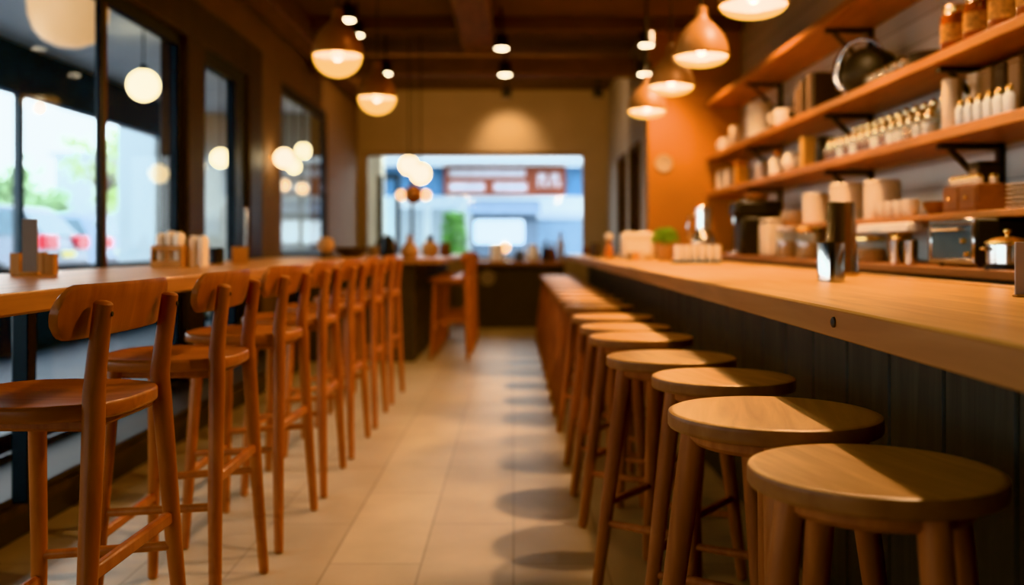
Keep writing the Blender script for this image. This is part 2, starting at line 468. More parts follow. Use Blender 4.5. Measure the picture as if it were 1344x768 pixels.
obj('bolt', lathe([(0, 0), (.011, 0), (.011, .004), (.006, .007), (0, .008)], 16), 'dark_body', t, (-.0055, 2.02, CT - .028)).rotation_euler = (0, -PI / 2, 0)

# counter across the back
t = thing('back_counter', 'dark fronted counter with wooden top across the end of the room', 'counter', (0, 12.62, 0))
obj('countertop', box(-.56, .65, -.05, 1.0, .80, .84, .005), 'red_top', t)
obj('body', box(-.55, .65, 0, 1.0, 0, .80), 'dark_body', t)
obj('plate', lathe([(0, 0), (.10, 0), (.10, .01), (0, .012)], 20), 'card', t, (-.33, 0, .64)).rotation_euler = (PI / 2, 0, 0)

# dark peninsula at the far left
t = thing('peninsula_counter', 'dark sided counter with wooden top beyond the window table', 'counter', (-.9, 9.0, 0))
obj('countertop', box(-1.0, .26, -.06, 4.6, .89, .935, .006), 'table', t)
obj('body', box(-.98, 0, 0, 4.6, 0, .89), 'dark_body', t)

# window table
TT = .967
t = thing('window_table', 'long high wooden table along the window wall', 'table', (-1.1, 0, 0))
obj('tabletop', box(-.76, 0, -1.6, 8.3, TT - .052, TT, .006), 'table', t)
for yy in (-.9, 1.2, 3.5, 5.8, 8.0):
    lg = obj('leg', box(-.66, -.60, yy - .03, yy + .03, .16, TT - .052, .004), 'black', t)
    lg = obj('leg', box(-.22, -.17, yy + .37, yy + .42, 0, TT - .052, .004), 'black', t) if yy < 1 else lg

# ------------------------------------------------------------------ bar stools
SH = .72
def make_stool(label, loc):
    t = thing('bar_stool', label, 'stool', loc, 0, 'backless stools along the bar')
    R = .2; th = .032
    prof = [(0, SH - th), (R - .016, SH - th), (R - .006, SH - th), (R - .002, SH - th + .0015), (R, SH - th + .005), (R, SH - th + .009), (R, SH - .010), (R, SH - .006), (R - .0015, SH - .002), (R - .006, SH), (R - .014, SH), (R * .5, SH - .0005), (0, SH - .001)]
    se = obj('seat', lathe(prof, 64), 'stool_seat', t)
    se.data.materials.append(M['stool_edge_shade'])
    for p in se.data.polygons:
        if p.normal.z < .6: p.material_index = 1  # sides and underside take the wood with shade painted in
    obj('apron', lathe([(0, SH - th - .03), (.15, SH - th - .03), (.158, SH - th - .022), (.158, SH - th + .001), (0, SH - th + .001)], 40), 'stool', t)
    feet = []
    for k in range(4):
        a = PI / 2 * k
        c, s = math.cos(a), math.sin(a)
        p0 = Vector((.235 * c, .235 * s, .006)); p1 = Vector((.147 * c, .147 * s, SH - th))
        feet.append((p0, p1))
        obj('leg', tube([p0, p0.lerp(p1, .35), p0.lerp(p1, .75), p1], [.0165, .0205, .0245, .0255], 18), 'stool', t)
    for k in range(4):
        h = (.20, .26)[k % 2]
        a, b = feet[k], feet[(k + 1) % 4]
        q0 = a[0].lerp(a[1], h / (SH - .032)); q1 = b[0].lerp(b[1], h / (SH - .032))
        obj('rung', tube([q0, q0.lerp(q1, .5), q1], [.0105, .0125, .0105], 12), 'stool', t)
    return t

stool_pos = [(.571, 1.57, 14, .98), (.522, 1.99, -12, 1.05), (.562, 2.66, 14, .95), (.497, 3.13, 10, 1.02), (.49, 3.81, 14, 1.0), (.482, 4.27, 12, .98), (.486, 4.86, 16, 1.0),
             (.49, 5.70, 13, 1.0), (.488, 6.25, 15, 1.0), (.49, 6.80, 12, 1.0), (.486, 7.35, 16, 1.0), (.49, 7.90, 14, 1.0), (.488, 8.45, 13, 1.0), (.49, 9.0, 15, 1.0),
             (.488, 9.55, 12, 1.0), (.49, 10.1, 14, 1.0), (.49, 10.65, 15, 1.0), (.49, 11.2, 13, 1.0)]
first = None
for i, (x, y, rz, s) in enumerate(stool_pos):
    if i == 0: lab = 'round wooden bar stool nearest the camera along the bar counter'
    elif i == len(stool_pos) - 1: lab = 'round wooden bar stool farthest from the camera along the bar counter'
    else: lab = 'round wooden bar stool, %s from the camera along the bar counter' % ORD[i]
    if first is None: first = o = make_stool(lab, (x, y, 0))
    else: o = dup(first, (x, y, 0), 0, lab)
    o.rotation_euler.z = math.radians(rz); o.scale = (s, s, (1, 1.025)[i == 1])

# ------------------------------------------------------------------ bar chairs (sitter faces -x)
def sup(a, b, n, k=48):
    out = []
    for i in range(k):
        t_ = 2 * PI * i / k; c, s = math.cos(t_), math.sin(t_)
        out.append((a * math.copysign(abs(c) ** (2 / n), c), b * math.copysign(abs(s) ** (2 / n), s)))
    return out

CS = .752
def make_chair(label, loc, group):
    SH = CS
    t = thing('bar_chair', label, 'chair', loc, 0, group)
    # seat: dished slab, centre at local origin, back edge at +x
    ol = sup(.195, .215, 3.0)
    rings = []
    for sc, z in ((.05, SH - .034), (.94, SH - .034), (.975, SH - .033), (.995, SH - .029), (1.0, SH - .025), (1.0, SH - .009), (.995, SH - .004), (.98, SH), (.95, SH), (.8, SH - .005), (.5, SH - .009), (.05, SH - .010)):
        rings.append([(sc * x * (1 + .06 * (x < 0)), sc * y * (1 - .06 * (x > .1)), z) for x, y in ol])
    obj('seat', rings_mesh(rings), 'chair_seat', t)
    # backrest: bent capsule board
    rings = []; half, hh = .272, .055
    N = 26
    for i in range(N + 1):
        yy = -half + 2 * half * (.5 - .5 * math.cos(PI * i / N))
        d_ = max(0, abs(yy) - (half - hh))
        h = math.sqrt(max(hh * hh - d_ * d_, 1e-6)) if d_ > 0 else hh
        xx = .158 - .026 * (yy / half) ** 2
        w = .009
        ring = []
        for cx, cz in ((-w * .6, 1), (-w, .86), (-w, .4), (-w, -.4), (-w, -.86), (-w * .6, -1), (w * .6, -1), (w, -.86), (w, -.4), (w, .4), (w, .86), (w * .6, 1)):
            ring.append((xx + cx + .012 * cz * h / hh, yy, .94 + cz * h))
        rings.append(ring)
    obj('backrest', rings_mesh(rings), 'chair', t)
    for s in (-1, 1):
        pts = [(.190, s * .280, .006), (.176, s * .232, .35), (.167, s * .180, SH - .05), (.164, s * .172, SH + .02), (.170, s * .174, .83), (.186, s * .178, .955)]
        lg = obj('leg', tube(pts, [.0155, .0195, .0225, .0225, .0205, .019], 18), 'chair', t)
        obj('screw_cap', lathe([(0, 0), (.0055, 0), (.0045, .002), (0, .0025)], 12), 'dark_body', lg, (.203, s * .177, .935)).rotation_euler = (0, PI / 2, 0)
        pf = [(-.155, s * .235, .006), (-.140, s * .205, .36), (-.125, s * .165, SH - .03)]
        obj('leg', tube(pf, [.0155, .019, .021], 18), 'chair', t)
        obj('side_stretcher', tube([(-.141, s * .207, .33), (.172, s * .225, .35)], .0115, 12), 'chair', t)
    obj('rear_stretcher', box(.160, .182, -.215, .215, .405, .437, .006), 'chair', t)
    obj('front_stretcher', box(-.152, -.133, -.21, .21, .255, .285, .006), 'chair', t)
    obj('seat_rail', box(-.12, .155, -.165, .165, SH - .056, SH - .030, .006), 'chair', t)
    return t

firstc = None
for i in range(7):
    lab = 'wooden bar chair with curved backrest, %s' % ('nearest the camera at the window table' if i == 0 else ORD[i] + ' from the camera at the window table')
    if i == 6: lab = 'wooden bar chair with curved backrest, farthest of the row at the window table'
    loc = (-1.0, (2.16, 2.95, 3.72, 4.46, 5.22, 6.03, 6.9)[i], 0)
    rz = math.radians((-1.5, 1, -1, 1.5, 0, 1, -1)[i])
    if i == 0: firstc = o = make_chair(lab, loc, 'bar chairs along the window table')
    else: o = dup(firstc, loc, rz, lab)
    o.rotation_euler.z = rz
for i, (x, y) in enumerate(((-.61, 9.40), (-.60, 10.2), (-.60, 11.0))):
    dup(firstc, (x, y, 0), 0, 'wooden bar chair at the dark peninsula counter, %s' % ('nearest of the three', 'middle of the three', 'farthest of the three')[i], 'bar chairs at the dark peninsula')

# ------------------------------------------------------------------ lamps
def light(kind, loc, power, col=(1, .66, .36), size=.05, rot=None, angle=None, blend=.5, name='lamp_light'):
    l = bpy.data.lights.new(name, kind); l.energy = power; l.color = col
    if kind == 'AREA':
        l.shape = 'RECTANGLE'; l.size, l.size_y = size
    else: l.shadow_soft_size = size
    if kind == 'SPOT': l.spot_size = math.radians(angle or 100); l.spot_blend = blend
    o = bpy.data.objects.new(name, l); COL.objects.link(o); o.location = loc
    if rot: o.rotation_euler = rot
    return o

def aim(o, target):
    d = Vector(target) - o.location
    o.rotation_euler = d.to_track_quat('-Z', 'Y').to_euler()

def make_pendant(label, loc, zc, deep, group):
    """origin at the rim of the shade"""
    t = thing('pendant_lamp', label, 'lamp', loc, 0, group)
    R = .145
    outer = [(R, 0), (R * .99, .03), (R * .92, .075), (R * .77, .12), (R * .55, .158), (R * .34, .186), (.034, .205), (.030, .225), (.030, .262), (.012, .270), (0, .271)]
    inner = [(R - .004, .001), (R * .97, .03), (R * .89, .073), (R * .74, .116), (R * .5, .154), (R * .25, .18), (0, .185)]
    obj('shade', lathe(outer, 40), 'copper' if deep else 'terracotta', t)
    obj('inner_shade', lathe(inner, 40), 'inner', t)
    obj('rim', lathe([(R - .006, -.003), (R + .002, -.003), (R + .002, .006), (R - .006, .006), (R - .006, -.003)], 40), 'brass', t)
    dp = .125 if deep else .055
    n = 10
    obj('glass_bowl', lathe([((R - .006) * math.cos(PI / 2 * i / n) if i < n else 0, -dp * math.sin(PI / 2 * i / n)) for i in range(n + 1)], 40), 'bowl', t)
    bb = obj('bulb', ball(.036, .012 if deep else .05, 20, 1.25), 'bulb', t)
    obj('bulb_holder', lathe([(0, .045), (.018, .045), (.020, .09), (.020, .18), (0, .18)], 16), 'brass', t)
    obj('cord', tube([(0, 0, .265), (0, 0, zc - loc[2])], .005, 8, False), 'black', t)
    obj('ceiling_rose', lathe([(0, zc - loc[2] - .03), (.04, zc - loc[2] - .03), (.05, zc - loc[2]), (0, zc - loc[2])], 20), 'black', t)
    return t

rp = [(1.0, 4.13), (1.0, 5.27), (1.0, 6.28), (1.0, 7.42)]
words = ('nearest', 'second nearest', 'third nearest', 'farthest')
for i, (x, y) in enumerate(rp):
    lab = 'dome pendant lamp hung above the bar counter, %s of the row' % words[i]
    if i == 0: PR = make_pendant(lab, (x, y, 2.07), ZC, False, 'dome pendants above the bar counter')
    else: dup(PR, (x, y, 2.07), 0, lab)
    light('POINT', (x, y, 2.055), 26, size=.028, name='pendant_light')
lp = [(-1.0, 3.72), (-1.0, 5.63), (-1.0, 7.26)]
words = ('nearest the camera at the top edge', 'large middle one of the row', 'farthest of the row')
for i, (x, y) in enumerate(lp):
    lab = 'round copper topped pendant lamp beside the windows, %s' % words[i]
    z = 2.145
    if i == 0: PL = make_pendant(lab, (x, y, z), ZC, True, 'copper pendants over the window chairs')
    else: dup(PL, (x, y, z), 0, lab)
    light('POINT', (x, y, z - .075), 22, size=.028, name='pendant_light')

def globe(label, loc, r, ztop, m='opal', group=None):
    t = thing('globe_lamp', label, 'lamp', loc, 0, group)
    obj('globe', ball(r, 0, 28), m, t)
    obj('cap', lathe([(0, r * .93), (r * .32, r * .93), (r * .26, r * 1.15), (r * .1, r * 1.35), (0, r * 1.4)], 16), 'black', t)
    obj('cord', tube([(0, 0, r * 1.3), (0, 0, ztop - loc[2])], .006, 8, False), 'black', t)
    return t
globe('bright globe lamp hung inside near the back window, higher of the two', (-1.11, 10.5, 1.905), .095, ZC)
globe('bright globe lamp hung inside near the back window, lower of the two', (-.93, 9.9, 1.775), .098, ZC)
t = thing('cluster_lamp', 'hanging lamp with copper ball and two small bulbs before the back window', 'lamp', (-1.22, 12.1, 1.68))
obj('ball', ball(.115, 0, 24), 'copper', t)
for s in (-1, 1):
    obj('bulb', ball(.062, -.01, 18, 1, (s * .15, 0)), 'opal_dim', t)
    obj('arm', tube([(s * .10, 0, .03), (s * .15, 0, .055)], .008, 8), 'brass', t)
obj('cord', tube([(0, 0, .11), (0, 0, ZC - 1.68)], .005, 8, False), 'black', t)
# wall sconce by window_2
t = thing('wall_sconce', 'glowing globe sconce on the brown wall before the far side window', 'lamp', (XL, 8.98, 1.85))
obj('back_plate', lathe([(0, 0), (.05, 0), (.05, .015), (0, .018)], 20), 'brass', t).rotation_euler = (0, PI / 2, 0)
obj('arm', tube([(.01, 0, 0), (.07, 0, -.02), (.10, 0, .02)], .008, 8), 'brass', t)
g = obj('globe', ball(.085, 0, 24), 'opal', t, (.12, 0, .0))
# lamps hanging outside under the arcade, plus one modelled window reflection
globe('large bright globe lamp hung outside beyond the nearest window', (-3.4, 9.1, 2.53), .142, 3.05)
globe('small globe lamp hung outside beyond the glazed door', (-3.4, 11.5, 2.07), .105, 3.05)
globe('upper globe lamp hung outside beyond the far side window', (-2.95, 13.9, 2.38), .105, 3.05)
globe('middle globe lamp hung outside beyond the far side window', (-2.75, 12.4, 2.04), .082, 3.05, 'opal')
globe('lowest faint globe lamp hung outside beyond the far side window', (-2.62, 12.3, 1.76), .075, 3.05, 'opal_dim')
globe('faint globe lamp hung low outside beyond the far side window frame', (-2.85, 12.3, 1.80), .075, 3.05, 'opal_dim')
t = thing('shade_reflection', 'peach lampshade reflection built as a bowl at the top of the nearest window', 'lamp', (-3.40, 7.57, 2.58))  # reflection in the window glass, modelled as a glowing bowl outside
obj('bowl', lathe([(0, 0), (.10, .008), (.19, .05), (.25, .12), (.285, .22), (.298, .36), (.288, .36), (.275, .22), (.24, .13), (.18, .06), (.10, .02), (0, .015)], 40), 'peach', t)
obj('cord', tube([(0, 0, .02), (0, 0, .47)], .006, 8, False), 'black', t)

# ceiling downlights on short stems
def make_can(label, loc, top, lit=True, name='ceiling_spotlight'):
    t = thing(name, label, 'lamp', loc, 0, 'spotlights under the ceiling')
    obj('housing', lathe([(.062, 0), (.066, .004), (.066, .10), (.05, .125), (.02, .135), (0, .136)], 24), 'black', t)
    obj('lens', lathe([(0, .006), (.058, .006), (.062, .001), (.056, -.008), (.03, -.015), (0, -.017)], 24), 'lens' if lit else 'card', t)
    obj('stem', tube([(0, 0, .13), (0, 0, top - loc[2])], .012, 10, False), 'black', t)
    return t
make_can('lit ceiling spotlight above the middle copper pendant, upper of the pair', (-1.39, 8.3, 2.95), ZC)
make_can('lit ceiling spotlight above the middle copper pendant, lower of the pair', (-1.41, 8.9, 2.95), ZC)
make_can('lit ceiling spotlight just above the farthest copper pendant', (-1.28, 9.9, 2.775), ZC)
make_can('lit ceiling spotlight with black can beside the long duct', (-.11, 9.1, 2.87), ZC)
make_can('lit ceiling spotlight in the middle before the crossing beam', (-.084, 9.9, 2.765), ZC)
make_can('lit ceiling spotlight over the bar, upper one beside the dome pendants', (1.2, 8.95, 2.87), ZC)
make_can('lit ceiling spotlight over the bar, lower one beside the orange wall', (1.27, 9.6, 2.72), ZC)
make_can('unlit ceiling spotlight in the middle before the back wall', (-.09, 12.9, 2.98), ZC, False)
make_can('unlit ceiling spotlight near the corridor before the back wall', (1.1, 12.9, 2.98), ZC, False)

# ------------------------------------------------------------------ shelf wall
def bracket_bm():
    bm = bmesh.new()
    add_box(bm, 2.22, 2.248, -.022, .022, -.30, 0, .003)
    add_box(bm, 1.95, 2.248, -.022, .022, -.028, 0, .003)
    bm2 = prism([(1.99, -.028), (2.02, -.028), (2.22, -.23), (2.22, -.265)], 'y', -.012, .012)
    me = bpy.data.meshes.new('tmp'); bm2.to_mesh(me); bm2.free(); bm.from_mesh(me); bpy.data.meshes.remove(me)
    return bm
for zt, word in ((1.584, 'lowest'), (1.936, 'middle'), (2.47, 'top')):
    t = thing('wall_shelf', 'long wooden wall shelf on black brackets, %s of the three' % word, 'shelf', (0, 0, zt), 0, 'wall shelves behind the bar')
    obj('board', box(1.9, 2.249, 1.2, 9.78, -.048, 0, .004), 'shelf', t)
    for yb in (2.9, 4.55, 6.2, 8.3):
        obj('bracket', bracket_bm(), 'black', t, (0, yb, -.048))

# worktop, cabinets and riser shelf
WT = .985
t = thing('back_worktop', 'low back bar worktop with dark cabinets below the shelves', 'counter', (1.65, 0, 0))
obj('worktop', box(0, .598, .8, 9.78, WT - .035, WT, .004), 'red_top', t)
obj('cabinet', box(.03, .598, .8, 9.78, 0, WT - .035), 'dark_body', t)
t = thing('riser_shelf', 'narrow wooden riser shelf standing on the back worktop', 'shelf', (1.8, 0, WT))
obj('board', box(0, .448, 2.6, 7.0, .19, .218, .003), 'shelf', t)
for yy in (2.62, 3.45, 4.36, 5.6, 6.95): obj('upright', box(.32, .44, yy - .015, yy + .015, 0, .19), 'shelf', t)
RS = WT + .218
t = thing('under_shelf_light', 'pale light rail under the front of the riser shelf', 'lamp', (1.79, 4.78, RS - .075))
obj('rail', box(-.02, .05, -.33, .33, 0, .045, .006), 'tube', t)
single('round_plaque', lathe([(0, 0), (.085, 0), (.092, .008), (.085, .018), (.07, .012), (0, .012)], 32), 'tan_wall', 'small round pale plaque on the orange end wall', 'plaque', (1.485, 9.803, 1.87)).rotation_euler = (PI / 2, 0, 0)

def tin(name, label, cat, loc, r, h, m, lid=None, group=None):
    t = thing(name, label, cat, loc, 0, group)
    obj('body', lathe([(0, 0), (r * .94, 0), (r, .006), (r, h * .86), (r * .96, h * .88), (0, h * .88)], 28), m, t)
    obj('lid', lathe([(0, h * .885), (r * 1.01, h * .885), (r * 1.02, h * .90), (r * 1.0, h * .95), (r * .9, h * .985), (r * .35, h), (0, h)], 28), lid or m, t)
    return t

def mug(name, label, loc, r, h, m='white', rz=0, group=None, cat='cup'):
    t = thing(name, label, cat, loc, rz, group)
    obj('body', lathe([(0, .004), (r * .72, 0), (r * .82, .004), (r * .97, h * .35), (r, h), (r * .94, h), (r * .9, h * .4), (r * .7, .012), (0, .012)], 24), m, t)
    obj('handle', tube([(-r * .95, 0, h * .75), (-r * 1.4, 0, h * .72), (-r * 1.5, 0, h * .45), (-r * 1.25, 0, h * .22), (-r * .9, 0, h * .25)], r * .11, 8), m, t)
    return t

def bottle_bm(r, h, neck=.35):
    return lathe([(0, 0), (r * .93, 0), (r, .006), (r, h * .58), (r * .9, h * .66), (r * neck, h * .76), (r * neck, h * .93), (r * neck * 1.25, h * .93), (r * neck * 1.25, h * .97), (0, h * .97)], 20)

def pack(name, label, cat, loc, w, d, h, m, rz=0, fold=True):
    t = thing(name, label, cat, loc, rz)
    obj('body', cbox(w, d, h * .86, .006), m, t)
    if fold:
        obj('fold', prism([(-d / 2 + .004, h * .855), (d / 2 - .004, h * .855), (.012, h), (-.012, h)], 'x', -w / 2 + .003, w / 2 - .003), m, t)
    return t

# --- lowest shelf
z = 1.5845; X = 2.0
pack('paper_pack', 'white paper packet at the far end of the lowest wall shelf', 'packet', (X, 9.5, z), .10, .10, .20, 'white')
pack('paper_pack', 'pale packet beside the orange pack on the lowest wall shelf', 'packet', (X, 9.1, z), .10, .11, .19, 'paper')
t = pack('tea_box', 'orange yellow box with darker top on the lowest wall shelf', 'box', (X - .02, 8.62, z), .10, .10, .19, 'orange_pack', 0, False)
obj('lid', cbox(.104, .104, .055, .005, .164), 'orange_cap', t)
t = tin('round_jar', 'grey round jar right after the orange box on the lowest wall shelf', 'jar', (X, 7.97, z), .06, .15, 'card2', 'steel')
t = thing('paper_bag', 'white bag with orange stopper on the lowest wall shelf', 'bag', (X, 7.5, z))
obj('body', lathe([(0, 0), (.06, 0), (.066, .02), (.064, .10), (.05, .14), (.028, .155), (0, .156)], 24), 'white', t)
obj('stopper', lathe([(0, .15), (.028, .15), (.03, .185), (.02, .2), (0, .201)], 18), 'orange_cap', t)
t = thing('sugar_pot', 'round white lidded pot beside the kraft box on the lowest wall shelf', 'pot', (X - .01, 7.08, z))
obj('body', lathe([(0, 0), (.04, 0), (.068, .035), (.072, .08), (.055, .12), (0, .122)], 24), 'white', t)
obj('lid', lathe([(0, .118), (.057, .118), (.045, .137), (.014, .143), (.014, .155), (0, .157)], 24), 'white', t)
mug('mug', 'small white mug squeezed before the kraft box on the lowest wall shelf', (X + .02, 6.84, z), .045, .11)
t = pack('kraft_box', 'tall yellow kraft box on the lowest wall shelf', 'box', (X - .02, 6.62, z), .11, .10, .20, 'kraft', 0, False)
obj('lid', cbox(.115, .104, .03, .004, .172), 'kraft', t)
t = pack('black_box', 'black box between the kraft box and the jars', 'box', (X, 6.36, z), .10, .10, .18, 'black', 0, False)
obj('lid', cbox(.104, .104, .02, .004, .155), 'black', t)

def make_jar(label, loc, content, group):
    t = thing('spice_jar', label, 'jar', loc, 0, group)
    obj('body', lathe([(0, .001), (.036, .001), (.040, .006), (.040, .075), (.034, .086), (.030, .09), (.030, .096)], 20), 'jar', t)
    obj('contents', lathe([(0, .004), (.035, .004), (.037, .01), (.037, .058), (0, .060)], 20), content, t)
    obj('lid', lathe([(0, .090), (.027, .090), (.027, .098), (.014, .102), (.020, .108), (.0225, .118), (.020, .128), (.012, .136), (0, .139)], 20), 'bright_brass', t)
    return t
jl = {'jam': 'dark red', 'pale_salt': 'pale blue', 'spice': 'brown'}
seq = ['jam', 'jam', 'pale_salt', 'jam', 'pale_salt', 'jam', 'jam', 'pale_salt', 'jam', 'pale_salt', 'pale_salt', 'spice', 'pale_salt', 'pale_salt']
protos = {}
for i, c in enumerate(seq):
    loc = (1.965, 6.14 - .113 * i, z)
    lab = 'gold lidded glass jar of %s contents, front row, %s from the black box' % (jl[c], ORD[i])
    if c not in protos: protos[c] = make_jar(lab, loc, c, 'gold lidded jars on the lowest wall shelf')
    else: dup(protos[c], loc, random.random() * 6, lab)
pb = None
for i in range(13):
    loc = (2.12, 6.14 - .115 * i, z)
    lab = 'clear glass decanter with ball stopper, back row, %s from the black box' % ORD[i]
    if pb is None:
        pb = thing('decanter', lab, 'bottle', loc, 0, 'glass decanters behind the jars')
        obj('body', lathe([(0, .001), (.038, .001), (.042, .008), (.042, .10), (.034, .13), (.018, .15), (.018, .17)], 20), 'jar', pb)
        obj('stopper', lathe([(0, .165), (.014, .165), (.010, .182), (.018, .188), (.021, .200), (.018, .212), (.010, .220), (0, .221)], 18), 'bright_brass', pb)
    else: dup(pb, loc, 0, lab)
t = tin('tall_canister', 'tall cream cylinder canister between the jars and slim bottles', 'canister', (1.97, 4.45, z), .043, .235, 'cream', 'cream')
pb = None
for i in range(6):
    loc = (1.955, 4.33 - .085 * i, z)
    lab = 'slim pale bottle with gold cap on the lowest shelf, %s from the cream cylinder' % ORD[i]
    if pb is None:
        pb = thing('slim_bottle', lab, 'bottle', loc, 0, 'slim bottles on the lowest wall shelf')
        obj('body', lathe([(0, 0), (.020, 0), (.022, .005), (.022, .075), (.016, .088), (.012, .092), (0, .092)], 18), 'pale_salt', pb)
        obj('cap', lathe([(0, .088), (.013, .088), (.014, .092), (.014, .112), (.010, .118), (0, .119)], 16), 'brass', pb)
    else: dup(pb, loc, 0, lab)
cols = ['cream', 'tanbook', 'darkbook', 'tanbook', 'darkbook']
cw = ['cream tall tin', 'tan tall tin next to the cream one', 'dark tall tin between the two tan ones', 'tan tall tin between the two dark ones', 'dark tall tin nearest the camera']
for i in range(5):
    t = thing('tall_tin', cw[i] + ' in the back row behind the slim bottles', 'tin', (2.14, 4.52 - .125 * i, z), 0, 'tall tins behind the slim bottles')
    obj('body', cbox(.10, .10, .25, .008), cols[i], t); obj('lid', cbox(.102, .102, .022, .004, .248), cols[i], t)

# --- middle shelf
z = 1.9365
single('drinking_glass', lathe([(0, .006), (.03, 0), (.036, .004), (.042, .12), (.039, .12), (.033, .012), (0, .012)], 20), 'jar', 'dim drinking glass at the far end of the middle wall shelf', 'glass', (X, 9.55, z))
mug('mug', 'white mug at the far end of the middle wall shelf', (X - .02, 9.25, z), .055, .125)
tin('storage_tin', 'cream tin beside the white mug on the middle wall shelf', 'tin', (X, 8.92, z), .055, .20, 'cream')
t = thing('tall_bottle', 'thin grey bottle before the big white canister', 'bottle', (X + .04, 8.55, z))
obj('body', bottle_bm(.035, .31, .5), 'card2', t); obj('cap', lathe([(0, .295), (.02, .295), (.02, .318), (0, .32)], 16), 'card', t)
tin('canister', 'big white canister on the middle wall shelf', 'canister', (X, 8.05, z), .10, .285, 'white')
t = mug('wide_cup', 'wide white cup after the big white canister on the middle shelf', (X, 7.32, z), .075, .13)
single('small_bowl', lathe([(0, .004), (.03, 0), (.045, .02), (.06, .07), (.056, .07), (.04, .022), (0, .012)], 22), 'black', 'small black bowl before the standing books on the middle shelf', 'bowl', (X, 7.0, z))
for i, (y, h, w, m, lab) in enumerate(((6.78, .20, .035, 'tanbook', 'short tan book standing first in the row on the middle shelf'), (6.68, .235, .045, 'tanbook', 'tall tan book standing next to the short tan one'),
        (6.585, .25, .05, 'darkbook', 'dark book standing between two tall tan books'), (6.49, .255, .05, 'tanbook', 'tall tan book standing between two dark books'), (6.39, .24, .06, 'darkbook', 'thick dark book standing last before the black kettle'))):
    t = thing('book', lab, 'book', (2.02, y, z), 0, 'books on the middle wall shelf')
    bm = bmesh.new(); add_box(bm, -.09, -.086, -w / 2, w / 2, 0, h, .001); add_box(bm, -.087, .09, -w / 2, -w / 2 + .004, 0, h); add_box(bm, -.087, .09, w / 2 - .004, w / 2, 0, h)
    obj('cover', bm, m, t); obj('pages', box(-.085, .084, -w / 2 + .004, w / 2 - .004, .004, h - .004), 'paper', t)
t = thing('kettle', 'round black kettle with silver handle on the middle wall shelf', 'kettle', (2.05, 5.70, z), math.radians(38))
obj('body', lathe([(0, 0), (.09, 0), (.125, .01), (.155, .06), (.163, .115), (.150, .175), (.118, .222), (.08, .245), (0, .248)], 36), 'black_matt', t)
obj('lid', lathe([(0, .244), (.076, .244), (.074, .254), (.03, .268), (.012, .272), (.016, .285), (.014, .295), (0, .298)], 28), 'black_matt', t)
obj('spout', tube([(0, -.14, .09), (0, -.185, .13), (0, -.20, .18)], [.026, .020, .015], 14), 'black_matt', t)
obj('handle', tube([(0, .150, .04), (0, .195, .06), (0, .212, .12), (0, .205, .20), (0, .170, .27), (0, .115, .315), (0, .05, .325), (0, -.03, .30), (0, -.075, .245)], [.014, .020, .027, .027, .020, .016, .014, .013, .012], 14), 'steel', t)
t = thing('pan', 'shallow black pan leaning behind the small glasses on the middle shelf', 'pan', (2.10, 4.93, z))
obj('dish', lathe([(0, .006), (.07, 0), (.10, .01), (.125, .085), (.120, .085), (.095, .016), (0, .012)], 32), 'black', t)
obj('handle', tube([(-.02, .10, .075), (-.03, .20, .09), (-.035, .26, .10)], .011, 10), 'black', t)
gl = None
for i in range(5):
    lab = 'small ball shaped glass pot on the middle shelf, %s from the black kettle' % ORD[i]
    loc = (1.955, 5.42 - .115 * i, z)
    if gl is None:
        gl = thing('glass_pot', lab, 'pot', loc, 0, 'small glass pots on the middle shelf')
        obj('body', lathe([(0, 0), (.02, 0), (.033, .018), (.035, .036), (.026, .055), (.020, .06)], 20), 'jar', gl)
        obj('lid', lathe([(0, .058), (.022, .058), (.02, .068), (.008, .074), (0, .075)], 16), 'steel', gl)
    else: dup(gl, loc, 0, lab)
gl = None
for i in range(4):
    lab = 'amber honey jar with gold lid on the middle shelf, %s' % ('farthest from the camera', 'second from the small glass pots', 'third from the small glass pots', 'nearest the camera')[i]
    loc = (1.985, 4.45 - .225 * i, z)
    if gl is None:
        gl = thing('honey_jar', lab, 'jar', loc, 0, 'honey jars on the middle shelf')
        obj('body', lathe([(0, 0), (.056, 0), (.062, .008), (.062, .150), (.052, .168), (.048, .172), (0, .173)], 26), 'honey', gl)
        obj('label_band', lathe([(.0625, .04), (.0632, .04), (.0632, .12), (.0625, .12)], 26), 'label_tan', gl)
        obj('lid', lathe([(0, .170), (.052, .170), (.054, .175), (.054, .198), (.050, .203), (0, .204)], 26), 'brass', gl)
    else: dup(gl, loc, .7 * i, lab)

# --- riser shelf
z = RS + .0005; X = 1.97
gl = None
for i in range(3):
    lab = ('lowest', 'middle', 'top')[i] + ' of the stacked pale bowls at the far end of the riser shelf'
    if gl is None: gl = single('bowl', lathe([(0, .004), (.04, 0), (.045, .004), (.075, .03), (.085, .045), (.081, .045), (.07, .032), (.04, .012), (0, .010)], 26), 'cream', lab, 'bowl', (X - .06, 6.78, z), 0, 'pale bowls on the riser shelf')
    else: dup(gl, (X - .06, 6.78, z + .024 * i), 0, lab)
tin('canister', 'small cream canister, farthest of three on the riser shelf', 'canister', (X - .03, 6.35, z), .085, .195, 'cream', group='cream canisters on the riser shelf')
tin('canister', 'large cream canister behind the tall steel shaker', 'canister', (X, 5.83, z), .105, .23, 'cream', group='cream canisters on the riser shelf')
tin('canister', 'large cream canister behind the row of cups on the riser shelf', 'canister', (X + .01, 5.32, z), .095, .215, 'cream', group='cream canisters on the riser shelf')
gl = None
for i in range(5):
    lab = 'small pale cup on the riser shelf, %s from the small dark bowl' % ORD[4 - i]
    loc = (1.86, 5.06 - .105 * i, z)
    if gl is None: gl = mug('cup', lab, loc, .038, .08, 'cream', 2.6, 'pale cups on the riser shelf')
    else: dup(gl, loc, 2.6, lab)
